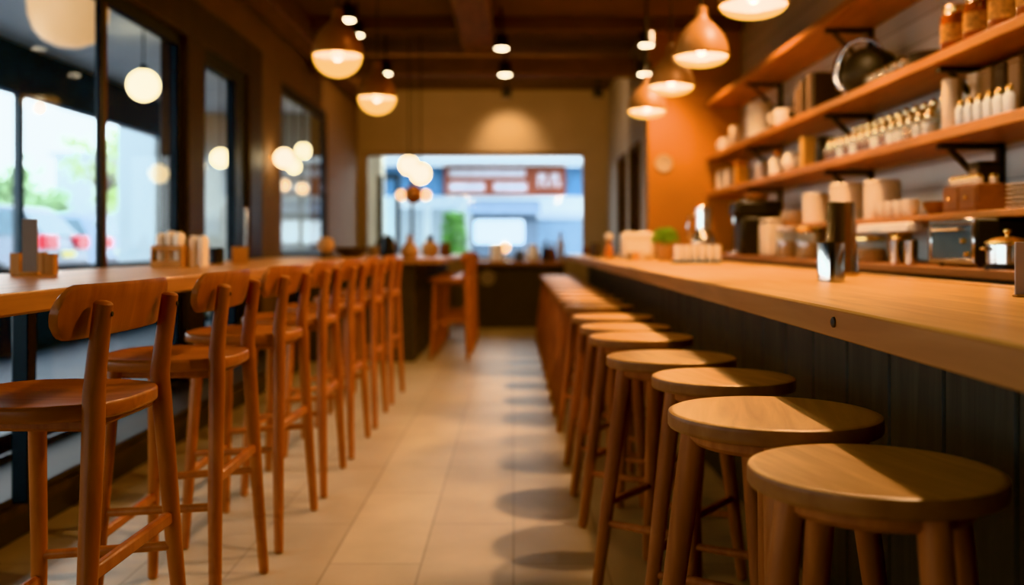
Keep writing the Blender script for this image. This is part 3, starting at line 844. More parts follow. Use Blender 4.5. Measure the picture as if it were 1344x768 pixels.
single('small_bowl', lathe([(0, .004), (.03, 0), (.034, .004), (.055, .04), (.06, .06), (.056, .06), (.05, .04), (0, .012)], 24), 'brown_box', 'small dark brown bowl beside the drawer box', 'bowl', (1.9, 4.45, z))
single('glass_ball', ball(.030, .030, 20), 'honey', 'small amber ball lying behind the dark bowl', 'ornament', (2.03, 4.5, z))
t = thing('drawer_box', 'brown wooden box with two drawers on the riser shelf', 'box', (1.965, 4.12, z))
obj('case', cbox(.22, .32, .115, .004), 'brown_box', t)
for s in (-1, 1):
    dr = obj('drawer', box(-.116, -.108, s * .078 - .07, s * .078 + .07, .012, .103, .002), 'brown_box', t)
    obj('knob', ball(.008, 0, 12), 'brass', dr, (-.122, s * .078, .06))
zt = z + .1155
gl = None
for i in range(7):
    lab = 'tiny gold lidded pot on the brown drawer box, %s from its far end' % ORD[i]
    loc = (1.892 if i < 6 else 1.95, 4.255 - .045 * i if i < 6 else 4.02, zt)
    if gl is None:
        gl = thing('tiny_pot', lab, 'pot', loc, 0, 'tiny pots on the drawer box')
        obj('body', lathe([(0, 0), (.016, 0), (.019, .008), (.019, .026), (0, .027)], 16), 'cream', gl)
        obj('lid', lathe([(0, .026), (.019, .026), (.018, .036), (.008, .043), (0, .044)], 16), 'brass', gl)
    else: dup(gl, loc, 0, lab)
t = thing('dark_tin', 'dark square tin standing on the brown drawer box', 'tin', (1.99, 4.19, zt)); obj('body', cbox(.09, .10, .085, .005), 'darkbook', t); obj('lid', cbox(.094, .104, .018, .004, .083), 'black', t)
obj('paper_label', box(-.0465, -.0455, -.03, .03, .02, .07), 'tanbook', t)
gl = None
for i in range(6):
    lab = 'white plate in the stack by the drawer box, %s from the bottom' % ORD[i]
    if gl is None: gl = single('plate', lathe([(0, .002), (.06, 0), (.065, .002), (.11, .010), (.112, .013), (.108, .014), (.06, .007), (0, .006)], 32), 'white', lab, 'plate', (1.96, 3.70, z), 0, 'stacked white plates on the riser shelf')
    else: dup(gl, (1.96, 3.70, z + .0165 * i), 0, lab)

# --- back worktop
z = WT + .0005
t = thing('coffee_grinder', 'black coffee machine at the far end of the back worktop', 'machine', (1.9, 7.75, z))
obj('body', cbox(.30, .30, .30, .02), 'black', t)
obj('head', box(-.19, .15, -.14, .14, .30, .42, .02), 'black', t)
obj('hopper', lathe([(0, .42), (.06, .42), (.09, .46), (.09, .48), (0, .485)], 24), 'copper', t)
obj('tray', box(-.21, -.15, -.13, .13, 0, .03, .006), 'steel', t)
obj('spout', tube([(-.17, 0, .30), (-.17, 0, .25)], .018, 12), 'steel', t)
t = thing('bread_bin', 'cream ribbed upright bin below the riser shelf', 'bin', (1.715, 6.62, z))
bm = bmesh.new()
add_box(bm, -.055, .07, -.09, .09, 0, .24, .03, 3)
for k in range(7): add_box(bm, -.059, -.053, -.065 + .02 * k, -.055 + .02 * k, .02, .225)
obj('body', bm, 'cream', t); obj('lid', box(-.057, .072, -.092, .092, .24, .258, .012), 'cream', t)

def store_jar(label, loc, r, h, content, lid='brass'):
    t = thing('storage_jar', label, 'jar', loc, 0, 'storage jars on the back worktop')
    obj('body', lathe([(0, .001), (r * .94, .001), (r, .008), (r, h * .78), (r * .85, h * .86)], 24), 'jar', t)
    obj('contents', lathe([(0, .004), (r * .92, .004), (r * .95, .01), (r * .95, h * .5), (0, h * .52)], 24), content, t)
    obj('lid', lathe([(0, h * .84), (r * .96, h * .84), (r, h * .86), (r, h * .96), (r * .9, h), (0, h)], 24), lid, t)
    return t
store_jar('grey lidded storage jar next to the cream ribbed bin', (1.725, 6.27, z), .06, .20, 'spice', 'card2')
store_jar('gold lidded storage jar just behind the tall steel shaker', (1.725, 5.8, z), .07, .19, 'spice')
store_jar('wide gold lidded storage jar to the right of the steel cup', (1.74, 4.86, z), .085, .125, 'spice')
store_jar('small gold lidded jar beside the steel tumblers', (1.80, 4.62, z), .04, .13, 'jam')
for i, (y, lab) in enumerate(((4.44, 'steel tumbler on the back worktop, farther of the pair'), (4.27, 'steel tumbler on the back worktop, nearer the toaster oven'))):
    single('tumbler', lathe([(0, .003), (.022, 0), (.025, .003), (.030, .105), (.028, .105), (.023, .008), (0, .007)], 22), 'steel', lab, 'cup', (1.715, y, z), 0, 'steel tumblers on the back worktop')
t = thing('toaster_oven', 'silver toaster oven with glass door under the riser shelf', 'oven', (1.72, 3.88, z))
obj('case', box(0, .28, -.20, .20, .012, .185, .008), 'black', t)
bm = bmesh.new()
add_box(bm, -.012, 0, -.20, .20, .160, .185, .003); add_box(bm, -.012, 0, -.20, .20, .012, .032, .003); add_box(bm, -.012, 0, .175, .20, .032, .16, .003); add_box(bm, -.012, 0, -.20, -.18, .032, .16, .003)
obj('front_frame', bm, 'steel', t)
dr = obj('door', box(-.008, 0, -.18, .175, .032, .16), 'car_glass', t)
obj('handle', tube([(-.008, -.12, .145), (-.03, -.12, .145), (-.03, .12, .145), (-.008, .12, .145)], .006, 8), 'steel', dr)
for s, yy in enumerate((-.16, -.13)): obj('knob', lathe([(0, 0), (.010, 0), (.009, .014), (0, .015)], 14), 'brass', t, (-.012, yy, .05 + .05 * s)).rotation_euler = (0, -PI / 2, 0)
for sx in (.03, .25):
    for sy in (-.17, .17): obj('foot', lathe([(0, 0), (.012, 0), (.012, .013), (0, .013)], 12), 'black', t, (sx, sy, 0))
t = thing('cooking_pot', 'steel cooking pot with domed lid beside the toaster oven', 'pot', (1.725, 3.46, z))
obj('trivet', lathe([(0, 0), (.075, 0), (.075, .014), (0, .015)], 24), 'black', t)
obj('body', lathe([(0, .015), (.064, .015), (.068, .02), (.068, .085), (.072, .09), (0, .091)], 32), 'steel', t)
obj('lid', lathe([(0, .09), (.073, .09), (.072, .097), (.05, .108), (.02, .114), (0, .115)], 32), 'brass', t)
obj('knob', lathe([(0, .113), (.007, .113), (.006, .122), (.013, .130), (.012, .138), (0, .141)], 16), 'brass', t)
for s in (-1, 1): obj('handle', tube([(s * .066, -.02, .07), (s * .085, -.015, .073), (s * .085, .015, .073), (s * .066, .02, .07)], .005, 8), 'steel', t)
store_jar('gold lidded jar at the frame edge beyond the cooking pot', (1.75, 3.28, z), .05, .12, 'spice')

# ------------------------------------------------------------------ on the bar counter
z = CT + .0005
single('steel_cup', lathe([(0, .003), (.044, 0), (.0465, .003), (.047, .134), (.0455, .137), (.044, .134), (.0435, .008), (0, .007)], 40), 'steel', 'short shiny steel cup on the bar counter', 'cup', (1.115, 3.48, z))
t = thing('cocktail_shaker', 'tall tapered steel shaker behind the short steel cup', 'shaker', (1.375, 4.16, z))
obj('body', lathe([(0, 0), (.070, 0), (.073, .004), (.073, .012), (.070, .016), (.055, .300), (.052, .306), (0, .307)], 40), 'steel', t)
obj('base_ring', lathe([(.0735, .002), (.0755, .002), (.0755, .012), (.0735, .012)], 40), 'brass', t)
t = thing('menu_card', 'pale grey menu card standing at the near end of the bar counter', 'menu', (1.30, 2.46, z), 0)
obj('card', box(-.055, .055, -.003, .003, .004, .136, .001), 'card2', t); obj('base', cbox(.11, .03, .006, .002), 'block', t)
t = single('tray', box(-.15, .16, -.10, .10, 0, .014, .005), 'black', 'black tray of small white cups on the bar counter', 'tray', (1.21, 6.62, z))
gl = None
for i in range(12):
    cx, cy = 1.10 + .051 * (i % 6), 6.57 + .1 * (i // 6)
    lab = 'small white cup on the black tray, %s row, %s from the aisle side' % (('front', 'back')[i // 6], ORD[i % 6])
    if gl is None: gl = single('white_cup', lathe([(0, .004), (.019, 0), (.021, .004), (.0235, .11), (.022, .11), (.019, .012), (0, .010)], 20), 'white', lab, 'cup', (cx, cy, z + .0145), 0, 'white cups on the black tray')
    else: dup(gl, (cx, cy, z + .0145), 0, lab)
t = thing('steel_jug', 'tall steel jug standing behind the black tray of cups', 'jug', (1.38, 7.2, z))
obj('body', lathe([(0, 0), (.075, 0), (.085, .01), (.088, .14), (.075, .19), (.052, .225), (.050, .24), (.056, .36), (.054, .39), (.03, .405), (0, .407)], 32), 'steel', t)
obj('handle', tube([(-.052, 0, .34), (-.10, 0, .33), (-.115, 0, .25), (-.10, 0, .17), (-.08, 0, .15)], .009, 10), 'steel', t)
tin('milk_tin', 'short grey tin between the steel jug and the cup tray', 'tin', (1.30, 6.95, z), .05, .16, 'card2', 'steel')
t = thing('potted_plant', 'small bright green plant in a tan pot on the bar counter', 'plant', (1.165, 7.62, z))
obj('pot', lathe([(0, 0), (.05, 0), (.055, .005), (.068, .11), (.070, .125), (.062, .125), (.058, .105), (0, .10)], 28), 'pot', t)
obj('soil', lathe([(0, .104), (.058, .104), (0, .112)], 20), 'soil', t)
bm = bmesh.new(); rr = random.Random(3)
for k in range(520):
    a, b_ = rr.random() * 2 * PI, math.acos(1 - rr.random() * 1.25); q = .105 * (rr.random() ** .33)
    c = Vector((q * math.sin(b_) * math.cos(a), q * math.sin(b_) * math.sin(a), .165 + q * math.cos(b_) * .95))
    u = Vector((rr.uniform(-1, 1), rr.uniform(-1, 1), rr.uniform(-.3, 1))).normalized(); w = u.cross(Vector((rr.uniform(-1, 1), rr.uniform(-1, 1), .2))).normalized()
    s = rr.uniform(.010, .018)
    bm.faces.new([bm.verts.new(c + p) for p in (-u * s, w * s * .5, u * s, -w * s * .5)])
for k in range(24):
    a = k * .9; add_tube(bm, [(.01 * math.cos(a), .01 * math.sin(a), .10), (.05 * math.cos(a), .05 * math.sin(a), .19)], .002, 5, False)
obj('foliage', bm, 'leaf', t)
t = thing('napkin_dispenser', 'cream rounded napkin dispenser beside the potted plant', 'dispenser', (1.035, 8.3, z))
obj('case', box(-.14, .14, -.08, .08, 0, .23, .035, 4), 'cream', t); obj('napkin', box(-.10, .10, -.086, -.078, .05, .16, .002), 'white', t)
for i, (x, m, lab) in enumerate(((.92, 'tanbook', 'tiny brown jar'), (.97, 'orange_pack', 'tiny orange jar'), (1.02, 'cream', 'tiny cream jar'))):
    tin('small_jar', lab + ' standing before the cream napkin dispenser', 'jar', (x, 7.85, z), .02, .07, m, 'brass', 'tiny jars on the bar counter')
t = thing('sauce_bottle', 'orange brown bottle with pale ball stopper farther along the bar', 'bottle', (.875, 9.1, z))
obj('body', bottle_bm(.04, .16, .45), 'orange_cap', t); obj('stopper', ball(.042, .19, 18), 'cream', t)
tin('dark_tin', 'dark tin beyond the orange brown bottle on the bar', 'tin', (.80, 9.6, z), .05, .14, 'darkbook')

# ------------------------------------------------------------------ on the window table
z = TT + .0005
t = thing('menu_card', 'tall grey menu card standing on the window table', 'menu', (-1.64, 3.36, z), math.radians(8))
obj('card', box(-.024, .024, -.004, .004, .003, .192, .001), 'card', t); obj('base', cbox(.06, .04, .012, .002), 'block', t)
bk = [(-1.735, 3.46, .075, 'pale wooden block cup left of the grey menu card'), (-1.656, 3.47, .078, 'wooden block cup just right of the grey menu card'), (-1.620, 3.47, .072, 'wooden block cup farthest right of the grey menu card')]
for x, y, h, lab in bk:
    t = thing('wooden_cup', lab, 'cup', (x, y, z), 0, 'wooden cups by the menu card')
    bm = bmesh.new(); w = .0165
    add_box(bm, -w, w, -w, w, 0, .012); add_box(bm, -w, -w + .005, -w, w, .012, h); add_box(bm, w - .005, w, -w, w, .012, h); add_box(bm, -w + .005, w - .005, -w, -w + .005, .012, h); add_box(bm, -w + .005, w - .005, w - .005, w, .012, h)
    obj('body', bm, 'block', t)
t = thing('napkin_holder', 'wooden napkin holder full of cream napkins on the window table', 'napkin holder', (-1.60, 4.62, z))
bm = bmesh.new()
add_box(bm, -.10, .10, -.06, .06, 0, .012)
for sx in (-.10, .088): add_box(bm, sx, sx + .012, -.06, .06, .012, .10, .002)
add_box(bm, -.088, .088, .05, .06, .012, .10); add_box(bm, -.088, .088, -.06, -.052, .075, .10); add_box(bm, -.088, .088, -.06, -.052, .012, .03); add_box(bm, -.01, .01, -.06, -.052, .03, .075)
obj('box', bm, 'block', t)
for k, (x0, hh) in enumerate(((-.055, .155), (.005, .165), (.058, .16))):
    ol = sup(.028, .046, 2.6, 20); rings = []
    for q, zz in ((1, .014), (1, .10), (1.08, .125), (1.0, hh - .012), (.7, hh), (.1, hh + .003)):
        rings.append([(x0 + x * q, y * q + .002 * math.sin(5 * x / .03 + k), zz) for x, y in ol])
    obj('napkin_bundle', rings_mesh(rings), 'paper', t)
t.scale = (.72, .95, 1)
t = thing('napkin_stack', 'upright folded cream napkins beside the wooden napkin holder', 'napkins', (-1.505, 4.66, z)); t.scale = (.7, 1, 1)
for k in range(2):
    ol = sup(.030, .04, 3, 20); rings = []
    for q, zz in ((1, 0), (1.02, .09), (1.0, .125), (.8, .142), (.1, .147)):
        rings.append([(x * q + .062 * k, y * q, zz) for x, y in ol])
    obj('napkin_bundle', rings_mesh(rings), 'paper', t)
single('black_cup', lathe([(0, .004), (.034, 0), (.038, .004), (.042, .085), (.039, .085), (.035, .01), (0, .008)], 24), 'black', 'black cup behind the napkins on the window table', 'cup', (-1.60, 5.33, z))
t = thing('wooden_cup', 'single wooden square cup beyond the napkins on the window table', 'cup', (-1.50, 5.28 + .15, z), .3)
bm = bmesh.new(); w = .042; h = .09
add_box(bm, -w, w, -w, w, 0, .012); add_box(bm, -w, -w + .006, -w, w, .012, h); add_box(bm, w - .006, w, -w, w, .012, h); add_box(bm, -w + .006, w - .006, -w, -w + .006, .012, h); add_box(bm, -w + .006, w - .006, w - .006, w, .012, h)
obj('body', bm, 'block', t)
t = thing('round_vase', 'round orange vase with dark base farther along the window table', 'vase', (-1.45, 7.65, z))
obj('base', lathe([(0, 0), (.06, 0), (.055, .035), (0, .036)], 24), 'darkbook', t); obj('body', lathe([(0, .035), (.03, .036), (.06, .065), (.068, .10), (.055, .14), (.03, .155), (0, .157)], 24), 'pot', t)
single('wide_bowl', lathe([(0, .004), (.06, 0), (.07, .005), (.125, .05), (.135, .075), (.13, .075), (.115, .05), (0, .014)], 28), 'darkbook', 'wide dark bowl at the far end of the window table', 'bowl', (-1.32, 8.05, z))
# peninsula things
zp = .9355
tin('tan_tin', 'tan tin on the near end of the dark peninsula counter', 'tin', (-1.30, 9.2, zp), .05, .12, 'tanbook')
t = thing('coffee_pot', 'dark coffee pot on the peninsula counter before the back window', 'pot', (-1.32, 10.4, zp))
obj('body', lathe([(0, 0), (.08, 0), (.085, .01), (.06, .16), (.055, .2), (0, .202)], 24), 'black', t); obj('lid', lathe([(0, .2), (.056, .2), (.03, .225), (.012, .23), (.014, .25), (0, .252)], 20), 'black', t)
obj('handle', tube([(-.065, 0, .17), (-.12, 0, .16), (-.12, 0, .06), (-.078, 0, .05)], .01, 8), 'black', t)
t = thing('gourd_vase', 'plump orange vase on the peninsula counter', 'vase', (-.98, 9.35, zp))
obj('body', lathe([(0, 0), (.055, 0), (.085, .04), (.088, .08), (.06, .125), (.03, .155), (.028, .20), (.036, .22), (.03, .22), (0, .19)], 26), 'pot', t)
t = thing('clay_jug', 'brown clay jug with dark stopper on the peninsula counter', 'jug', (-.92, 10.9, zp))
obj('body', lathe([(0, 0), (.07, 0), (.10, .05), (.095, .11), (.05, .16), (.035, .17), (0, .172)], 26), 'pot', t); obj('stopper', lathe([(0, .165), (.03, .165), (.033, .23), (0, .232)], 16), 'darkbook', t)
tin('brown_tin', 'brown tin just past the clay jug on the peninsula counter', 'tin', (-.78, 11.3, zp), .06, .15, 'brown_box')
tin('steel_tin', 'steel tin behind the coffee pot on the peninsula counter', 'tin', (-1.45, 11.6, zp), .07, .18, 'card2', 'steel')
# back counter things
zb = .8405; yb = 12.95
tin('white_canister', 'white canister at the near side of the back counter by the bar chairs', 'canister', (-.22, yb, zb), .085, .24, 'white')
t = thing('table_lamp', 'small table lamp with glowing ball on the back counter', 'lamp', (-.12, 13.2, zb))
obj('base', lathe([(0, 0), (.05, 0), (.05, .012), (.012, .02), (.010, .12), (0, .12)], 18), 'brass', t); obj('globe', ball(.075, .19, 22), 'opal_dim', t)
tin('dark_tin', 'dark tin between the glowing ball lamp and white jug on the back counter', 'tin', (.07, yb, zb), .06, .15, 'slate')
t = thing('white_jug', 'white jug in the middle of the back counter', 'jug', (.26, yb, zb)); obj('body', lathe([(0, 0), (.07, 0), (.09, .05), (.085, .12), (.055, .17), (.06, .22), (.055, .22), (0, .18)], 24), 'white', t)
obj('handle', tube([(-.06, 0, .19), (-.12, 0, .17), (-.12, 0, .09), (-.085, 0, .07)], .01, 8), 'white', t)
for i, (x, h, m, lab) in enumerate(((.42, .27, 'darkbook', 'dark brown bottle on the back counter, left of the pair'), (.51, .25, 'brown_box', 'brown bottle on the back counter, right of the pair'), (.62, .38, 'card2', 'tall pale grey bottle at the bar end of the back counter'))):
    t = thing('bottle', lab, 'bottle', (x, yb + .05 * i, zb), 0, 'bottles on the back counter'); obj('body', bottle_bm(.045, h, .38), m, t); obj('cap', lathe([(0, h * .965), (.02, h * .965), (.02, h * 1.02), (0, h * 1.025)], 14), 'darkbook', t)
pack('red_box', 'low red brown box at the end of the bar counter by the back wall', 'box', (.95, 12.2, CT + .0005), .20, .14, .10, 'brown_box', 0, False)

# ------------------------------------------------------------------ outdoors, left (covered walk, street)
struct('pavement', box(-6.2, -2.3, -6, 15, -.12, -.02), 'pave')
struct('road', box(-60, -6.2, -20, 80, -.30, .12), 'road')
struct('arcade_ceiling', box(-5.05, -2.4, -4, 15, 3.05, 3.2), 'soffit')
struct('arcade_fascia', box(-5.05, -4.9, -4, 14.9, 2.57, 3.05), 'fascia')
struct('added_low_wall', box(-5.05, -4.95, -4, 14.7, -.05, .84), 'fascia')  # added dark wall, darkens the bright view under the window table
struct('arcade_end_wall', box(-5.35, -2.4, 15.0, 15.2, -.1, 3.05), 'beige_wall')
for i, yy in enumerate((3.2, 9.95)):
    single('arcade_post', box(-.035, .035, -.05, .05, 0, 2.59), 'post', 'slim slate post of the covered walk, %s' % ('beside the parked silver car', 'seen beyond the nearest window')[i], 'post', (-4.97, yy, -.02))
single('pale_column', box(-.28, .28, -.15, .15, 0, 3.15, .01), 'pale_wall', 'wide pale column outside at the end of the covered walk', 'column', (-5.62, 14.9, -.02))
# low step of the street kerb
struct('kerb', box(-6.2, -6.05, -6, 15, -.02, .10), 'soffit')

def make_car(label, loc, paint, rz=0):
    """rear at +x end, origin on the road under the rear"""
    t = thing('parked_car', label, 'car', loc, rz)
    L, W = 4.5, 1.78
    prof = [(-.02, .42), (.0, .70), (-.05, .98), (-.14, 1.06), (-.52, 1.52), (-.68, 1.62), (-1.4, 1.68), (-2.2, 1.66), (-2.7, 1.56), (-3.35, 1.10), (-4.25, .94), (-4.48, .74), (-4.5, .42), (-4.3, .30), (-.25, .30)]
    rings = []
    for q, (y, inset) in enumerate(((0, .06), (.05, .01), (W * .5, 0), (W - .05, .01), (W, .06))):
        rings.append([(x, y + (0.16 if q == 0 else 0.13 if q == 1 else -.13 if q == 3 else -.16 if q == 4 else 0) * max(0, (z_ - 1.0) / .65), z_ - (inset if z_ > 1.4 else 0)) for x, z_ in prof])
    obj('body', rings_mesh(rings), paint, t)
    obj('rear_window', prism([(-.165, 1.10), (-.50, 1.50), (-.475, 1.512), (-.14, 1.112)], 'y', .28, W - .28), 'car_glass_dark', t)
    for y in (0, W):
        s = 1 if y == 0 else -1
        for a, b in ((-.62, -1.35), (-1.45, -2.25), (-2.33, -2.95)):
            bm = bmesh.new()
            yl, yh = y + s * .015, y + s * .118
            vs = [bm.verts.new(p) for p in ((a + .28 if a > -.7 else a, yl, 1.10), (b, yl, 1.10), (b if b > -2.9 else b + .5, yh, 1.55), (a, yh, 1.55))]
            bm.faces.new(vs); obj('side_window', bm, 'car_glass', t)
        obj('tail_light', box(-.12, .02, (y - .01) if y == 0 else y - .50, (y + .50) if y == 0 else y + .01, .86, 1.10, .02), 'tail', t)
        for wx in (-.85, -3.62):
            w_ = obj('wheel', lathe([(.16, -.1), (.30, -.1), (.33, -.06), (.33, .06), (.30, .1), (.16, .1)], 28), 'tyre', t, (wx, y + s * .10, .33)); w_.rotation_euler = (PI / 2, 0, 0)
            obj('hub', lathe([(0, -.09), (.17, -.09), (.17, .09), (0, .09)], 20), 'hub', w_)
    obj('bumper', box(-.10, .05, .05, W - .05, .40, .66, .04), 'trim_grey', t)
    obj('number_plate', box(.015, .022, W / 2 - .26, W / 2 + .26, .72, .82), 'plate', t)
    return t
make_car('silver estate car with red tail lights parked outside the window', (-8.05, 17.0, .12), 'silver')
make_car('white car parked outside behind the silver estate car', (-9.3, 22.5, .12), 'white_paint')

t = thing('white_building', 'white building with dark windows across the street', 'building', (-15.5, 33.5, .12))
obj('wall', box(0, 8.0, 0, 6, 0, 3.9), 'white_wall', t); obj('roof', box(-.15, 8.15, -.15, 6.15, 3.9, 4.05), 'soffit', t)
for x0 in (2.35, 4.2):
    w_ = obj('window', box(x0, x0 + 1.0, -.03, .02, 1.35, 2.35), 'frame', t); obj('pane', box(x0 + .06, x0 + .94, -.04, -.028, 1.41, 2.29), 'dark_pane', w_)

def tree(label, loc, crown_z, rad, m, n, seed, leaf=.11, sparse=False):
    rr = random.Random(seed)
    t = thing('street_tree', label, 'tree', loc)
    bm = bmesh.new()
    add_tube(bm, [(0, 0, 0), (.05, .02, crown_z * .5), (0, 0, crown_z)], [.07, .055, .04], 10)
    tips = []
    for k in range(16 if sparse else 9):
        a = rr.random() * 2 * PI; e = rr.uniform(-.25, .9)
        p = Vector((math.cos(a) * math.cos(e), math.sin(a) * math.cos(e), math.sin(e))) * rad * rr.uniform(.5, .95)
        q = Vector((0, 0, crown_z)) + p; tips.append(q)
        add_tube(bm, [(0, 0, crown_z * .75), (q.x * .5, q.y * .5, crown_z * .75 + (q.z - crown_z * .75) * .6), q], [.03, .018, .008], 6)
    obj('trunk', bm, 'bark', t)
    bm = bmesh.new()
    for k in range(n):
        c = rr.choice(tips) + Vector((rr.gauss(0, 1), rr.gauss(0, 1), rr.gauss(0, 1))) * rad * (.13 if sparse else .27)
        u = Vector((rr.uniform(-1, 1), rr.uniform(-1, 1), rr.uniform(-1, 1))).normalized(); w = u.cross(Vector((rr.uniform(-1, 1), rr.uniform(-1, 1), .3))).normalized()
        s = leaf * rr.uniform(.6, 1.3)
        bm.faces.new([bm.verts.new(c + p) for p in (-u * s, w * s * .6, u * s, -w * s * .6)])
    obj('leaves', bm, m, t, smooth=False)
tree('dense green tree beyond the silver car at the window edge', (-16.2, 31.0, .12), 2.3, 1.15, 'tree_a', 1500, 1, .12)
tree('low green tree just right of the slim slate post', (-13.6, 28.4, .12), 1.75, .7, 'tree_a', 900, 2, .11)
tree('airy yellow green tree seen beside the window mullion', (-10.75, 26, .12), 3.0, 1.2, 'tree_b', 420, 5, .09, True)
tree('bushy yellow green tree behind the white parked car', (-11.6, 29.3, .12), 2.3, .75, 'tree_b', 800, 8, .11)

# ------------------------------------------------------------------ outdoors, beyond the back window (court with shop fronts)
struct('court_ground', box(-5.3, 7, 14.2, 24, -.12, -.02), 'pave')
struct('court_side_wall', box(-5.3, -5.1, 15.2, 22, -.02, 4.2), 'white_wall')
t = thing('shop_front', 'pale shop front across the court beyond the back window', 'shop', (0, 21, -.02))
obj('wall', box(-5.1, 4.5, 0, .3, 0, 3.6), 'bright_wall', t)
obj('blue_fascia', box(-2.8, 1.42, -.98, -.9, 2.06, 2.66), 'blue', t)
obj('canopy', box(-3.2, 2.2, -1.5, -.88, 2.70, 2.85), 'white_wall', t)
for x0, x1 in ((.42, 1.5), (1.65, 2.6)):
    sh = obj('shutter', box(x0, x1, -.04, 0, .2, 1.62), 'shutter', t); obj('shutter_head', box(x0 - .03, x1 + .03, -.07, 0, 1.62, 1.76), 'soffit', sh)
for x0 in (-2.4, -1.75):
    obj('display_window', box(x0, x0 + .5, -.03, 0, .5, 1.85), 'pale_wall', t)
t = thing('menu_board', 'red brown menu board of four pale panels above the shop front', 'sign', (-.18, 19.95, 2.05))
obj('board', box(-1.22, 1.23, -.05, .05, 0, .60, .008), 'sign_red', t)
for x0, x1, z0, z1 in ((-1.12, .42, .36, .53), (-1.12, -.40, .07, .26), (-.22, .45, .07, .26)):
    obj('panel', box(x0, x1, -.065, -.049, z0, z1, .004), 'sign_pale', t)
pn = obj('emblem_panel', box(.60, 1.18, -.062, -.049, .07, .53, .004), 'sign_red', t)
bm = bmesh.new()
for x0 in (.66, .92):
    add_box(bm, x0, x0 + .18, -.07, -.061, .32, .44); add_box(bm, x0, x0 + .06, -.07, -.061, .16, .32); add_box(bm, x0 + .12, x0 + .2, -.07, -.061, .16, .30)
obj('lettering', bm, 'sign_pale', pn)
t = thing('kiosk', 'grey awning kiosk with glowing white panel across the court', 'kiosk', (-.12, 19.8, -.02))
obj('body', box(-.72, .60, .05, .7, 0, 1.75), 'slate', t)
obj('awning', prism([(-.35, 1.68), (-.35, 1.74), (.3, 1.98), (.3, 1.78)], 'x', -.78, .66), 'awning', t)
obj('glowing_panel', box(-.66, .32, -.02, .045, 1.10, 1.57, .03), 'lightbox', t)
t = thing('planter_shrub', 'upright green shrub in a planter beyond the back window', 'shrub', (-1.17, 19.4, -.02))
obj('planter', cbox(.42, .42, .62, .02), 'slate', t)
bm = bmesh.new(); rr = random.Random(11)
for k in range(1500):
    a, h = rr.random() * 2 * PI, rr.random(); q = .26 * math.sqrt(rr.random()) * (1 - .35 * abs(h - .4))
    c = Vector((q * math.cos(a), q * math.sin(a), .6 + 1.1 * h)); u = Vector((rr.uniform(-1, 1), rr.uniform(-1, 1), rr.uniform(-.2, 1))).normalized(); w = u.cross(Vector((rr.uniform(-1, 1), rr.uniform(-1, 1), .2))).normalized(); s = rr.uniform(.03, .055)
    bm.faces.new([bm.verts.new(c + p) for p in (-u * s, w * s * .5, u * s, -w * s * .5)])
obj('foliage', bm, 'hedge', t, smooth=False)
single('cream_pillar', box(-.15, .15, -.15, .15, 0, 3.2, .01), 'cream_wall', 'cream pillar outside the near corner of the back window', 'pillar', (-2.12, 15.0, -.02))
t = thing('glass_screen', 'dark framed glass screen standing outside the back window', 'screen', (-2.45, 17.0, -.02))
bm = bmesh.new(); add_box(bm, 0, .10, -.04, .04, 0, 2.3); add_box(bm, .42, .50, -.04, .04, 0, 2.3); add_box(bm, .1, .42, -.04, .04, 2.2, 2.3); add_box(bm, .1, .42, -.04, .04, 0, .1)
obj('frame', bm, 'frame', t); obj('pane', box(.1, .42, -.006, .006, .1, 2.2), 'glass', t)

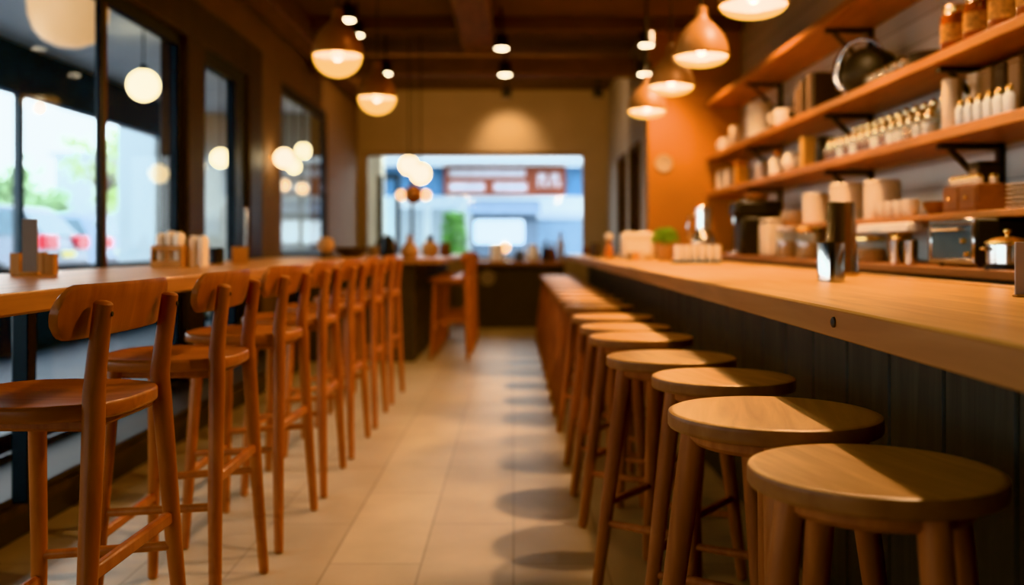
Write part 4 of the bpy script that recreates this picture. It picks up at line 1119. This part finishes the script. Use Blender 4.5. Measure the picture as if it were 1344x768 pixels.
# ------------------------------------------------------------------ lights
WARM = (1, .66, .39)
for y, p in ((2.9, 165), (4.8, 220), (6.9, 230), (9.0, 170)):
    l = light('SPOT', (1.52, y, 3.12), p, WARM, .045, angle=118, blend=.6, name='bar_spot'); aim(l, (.75, y, 0))
for y, p in ((3.5, 120), (6.6, 120)):
    l = light('SPOT', (-2.0, y, 3.1), p, WARM, .05, angle=125, blend=.6, name='window_side_spot'); aim(l, (-.5, y, 0))
for y, p in ((5.0, 25), (8.0, 25), (11.2, 40)):
    l = light('SPOT', (-.05, y, 3.05), p, WARM, .06, angle=120, blend=.7, name='aisle_spot'); aim(l, (0, y, 0))
l = light('SPOT', (-.09, 13.2, 2.98), 42, (1, .70, .38), .04, angle=75, blend=.9, name='wall_wash'); aim(l, (-.07, 14.0, 2.45))
l = light('SPOT', (1.27, 9.2, 2.9), 24, (1, .62, .30), .04, angle=100, blend=.8, name='orange_wall_wash'); aim(l, (1.7, 9.8, 1.6))
l = light('AREA', (-.4, 11.3, 3.0), 26, WARM, (2.6, .3), name='wall_fill'); aim(l, (-.4, 14, 2.2))  # unseen area light added to brighten the back wall


w = bpy.data.worlds.new('overcast'); SC.world = w; w.use_nodes = True
nt = w.node_tree; bg = nt.nodes['Background']
sky = nt.nodes.new('ShaderNodeTexCoord'); sep = nt.nodes.new('ShaderNodeSeparateXYZ'); nt.links.new(sky.outputs['Generated'], sep.inputs[0])
nt.links.new(_ramp(nt, sep.outputs['Z'], [(0, (.90, .96, 1.0)), (.25, (.96, .99, 1.0)), (1, (.62, .78, 1.0))]), bg.inputs['Color'])
bg.inputs['Strength'].default_value = 4.3

# ------------------------------------------------------------------ camera
cam = bpy.data.cameras.new('camera'); co = bpy.data.objects.new('camera', cam); COL.objects.link(co)
co.location = (0, 0, 1.075); co.rotation_euler = (PI / 2, 0, 0)
cam.sensor_width = 36; cam.lens = 36 * 1300 / 1344
cam.shift_y = -64 / 1344; cam.shift_x = -2 / 1344
cam.clip_start = .05; cam.clip_end = 200
cam.dof.use_dof = True; cam.dof.focus_distance = 2.1; cam.dof.aperture_fstop = 1.7; cam.dof.aperture_blades = 0
SC.camera = co
SC.view_settings.view_transform = 'Khronos PBR Neutral'
SC.view_settings.look = 'Medium High Contrast'
SC.view_settings.exposure = 0.2
SC.cycles.max_bounces = 8; SC.cycles.diffuse_bounces = 3; SC.cycles.glossy_bounces = 4; SC.cycles.transparent_max_bounces = 16
SC.cycles.sample_clamp_indirect = 6
SC.cycles.caustics_reflective = False; SC.cycles.caustics_refractive = False
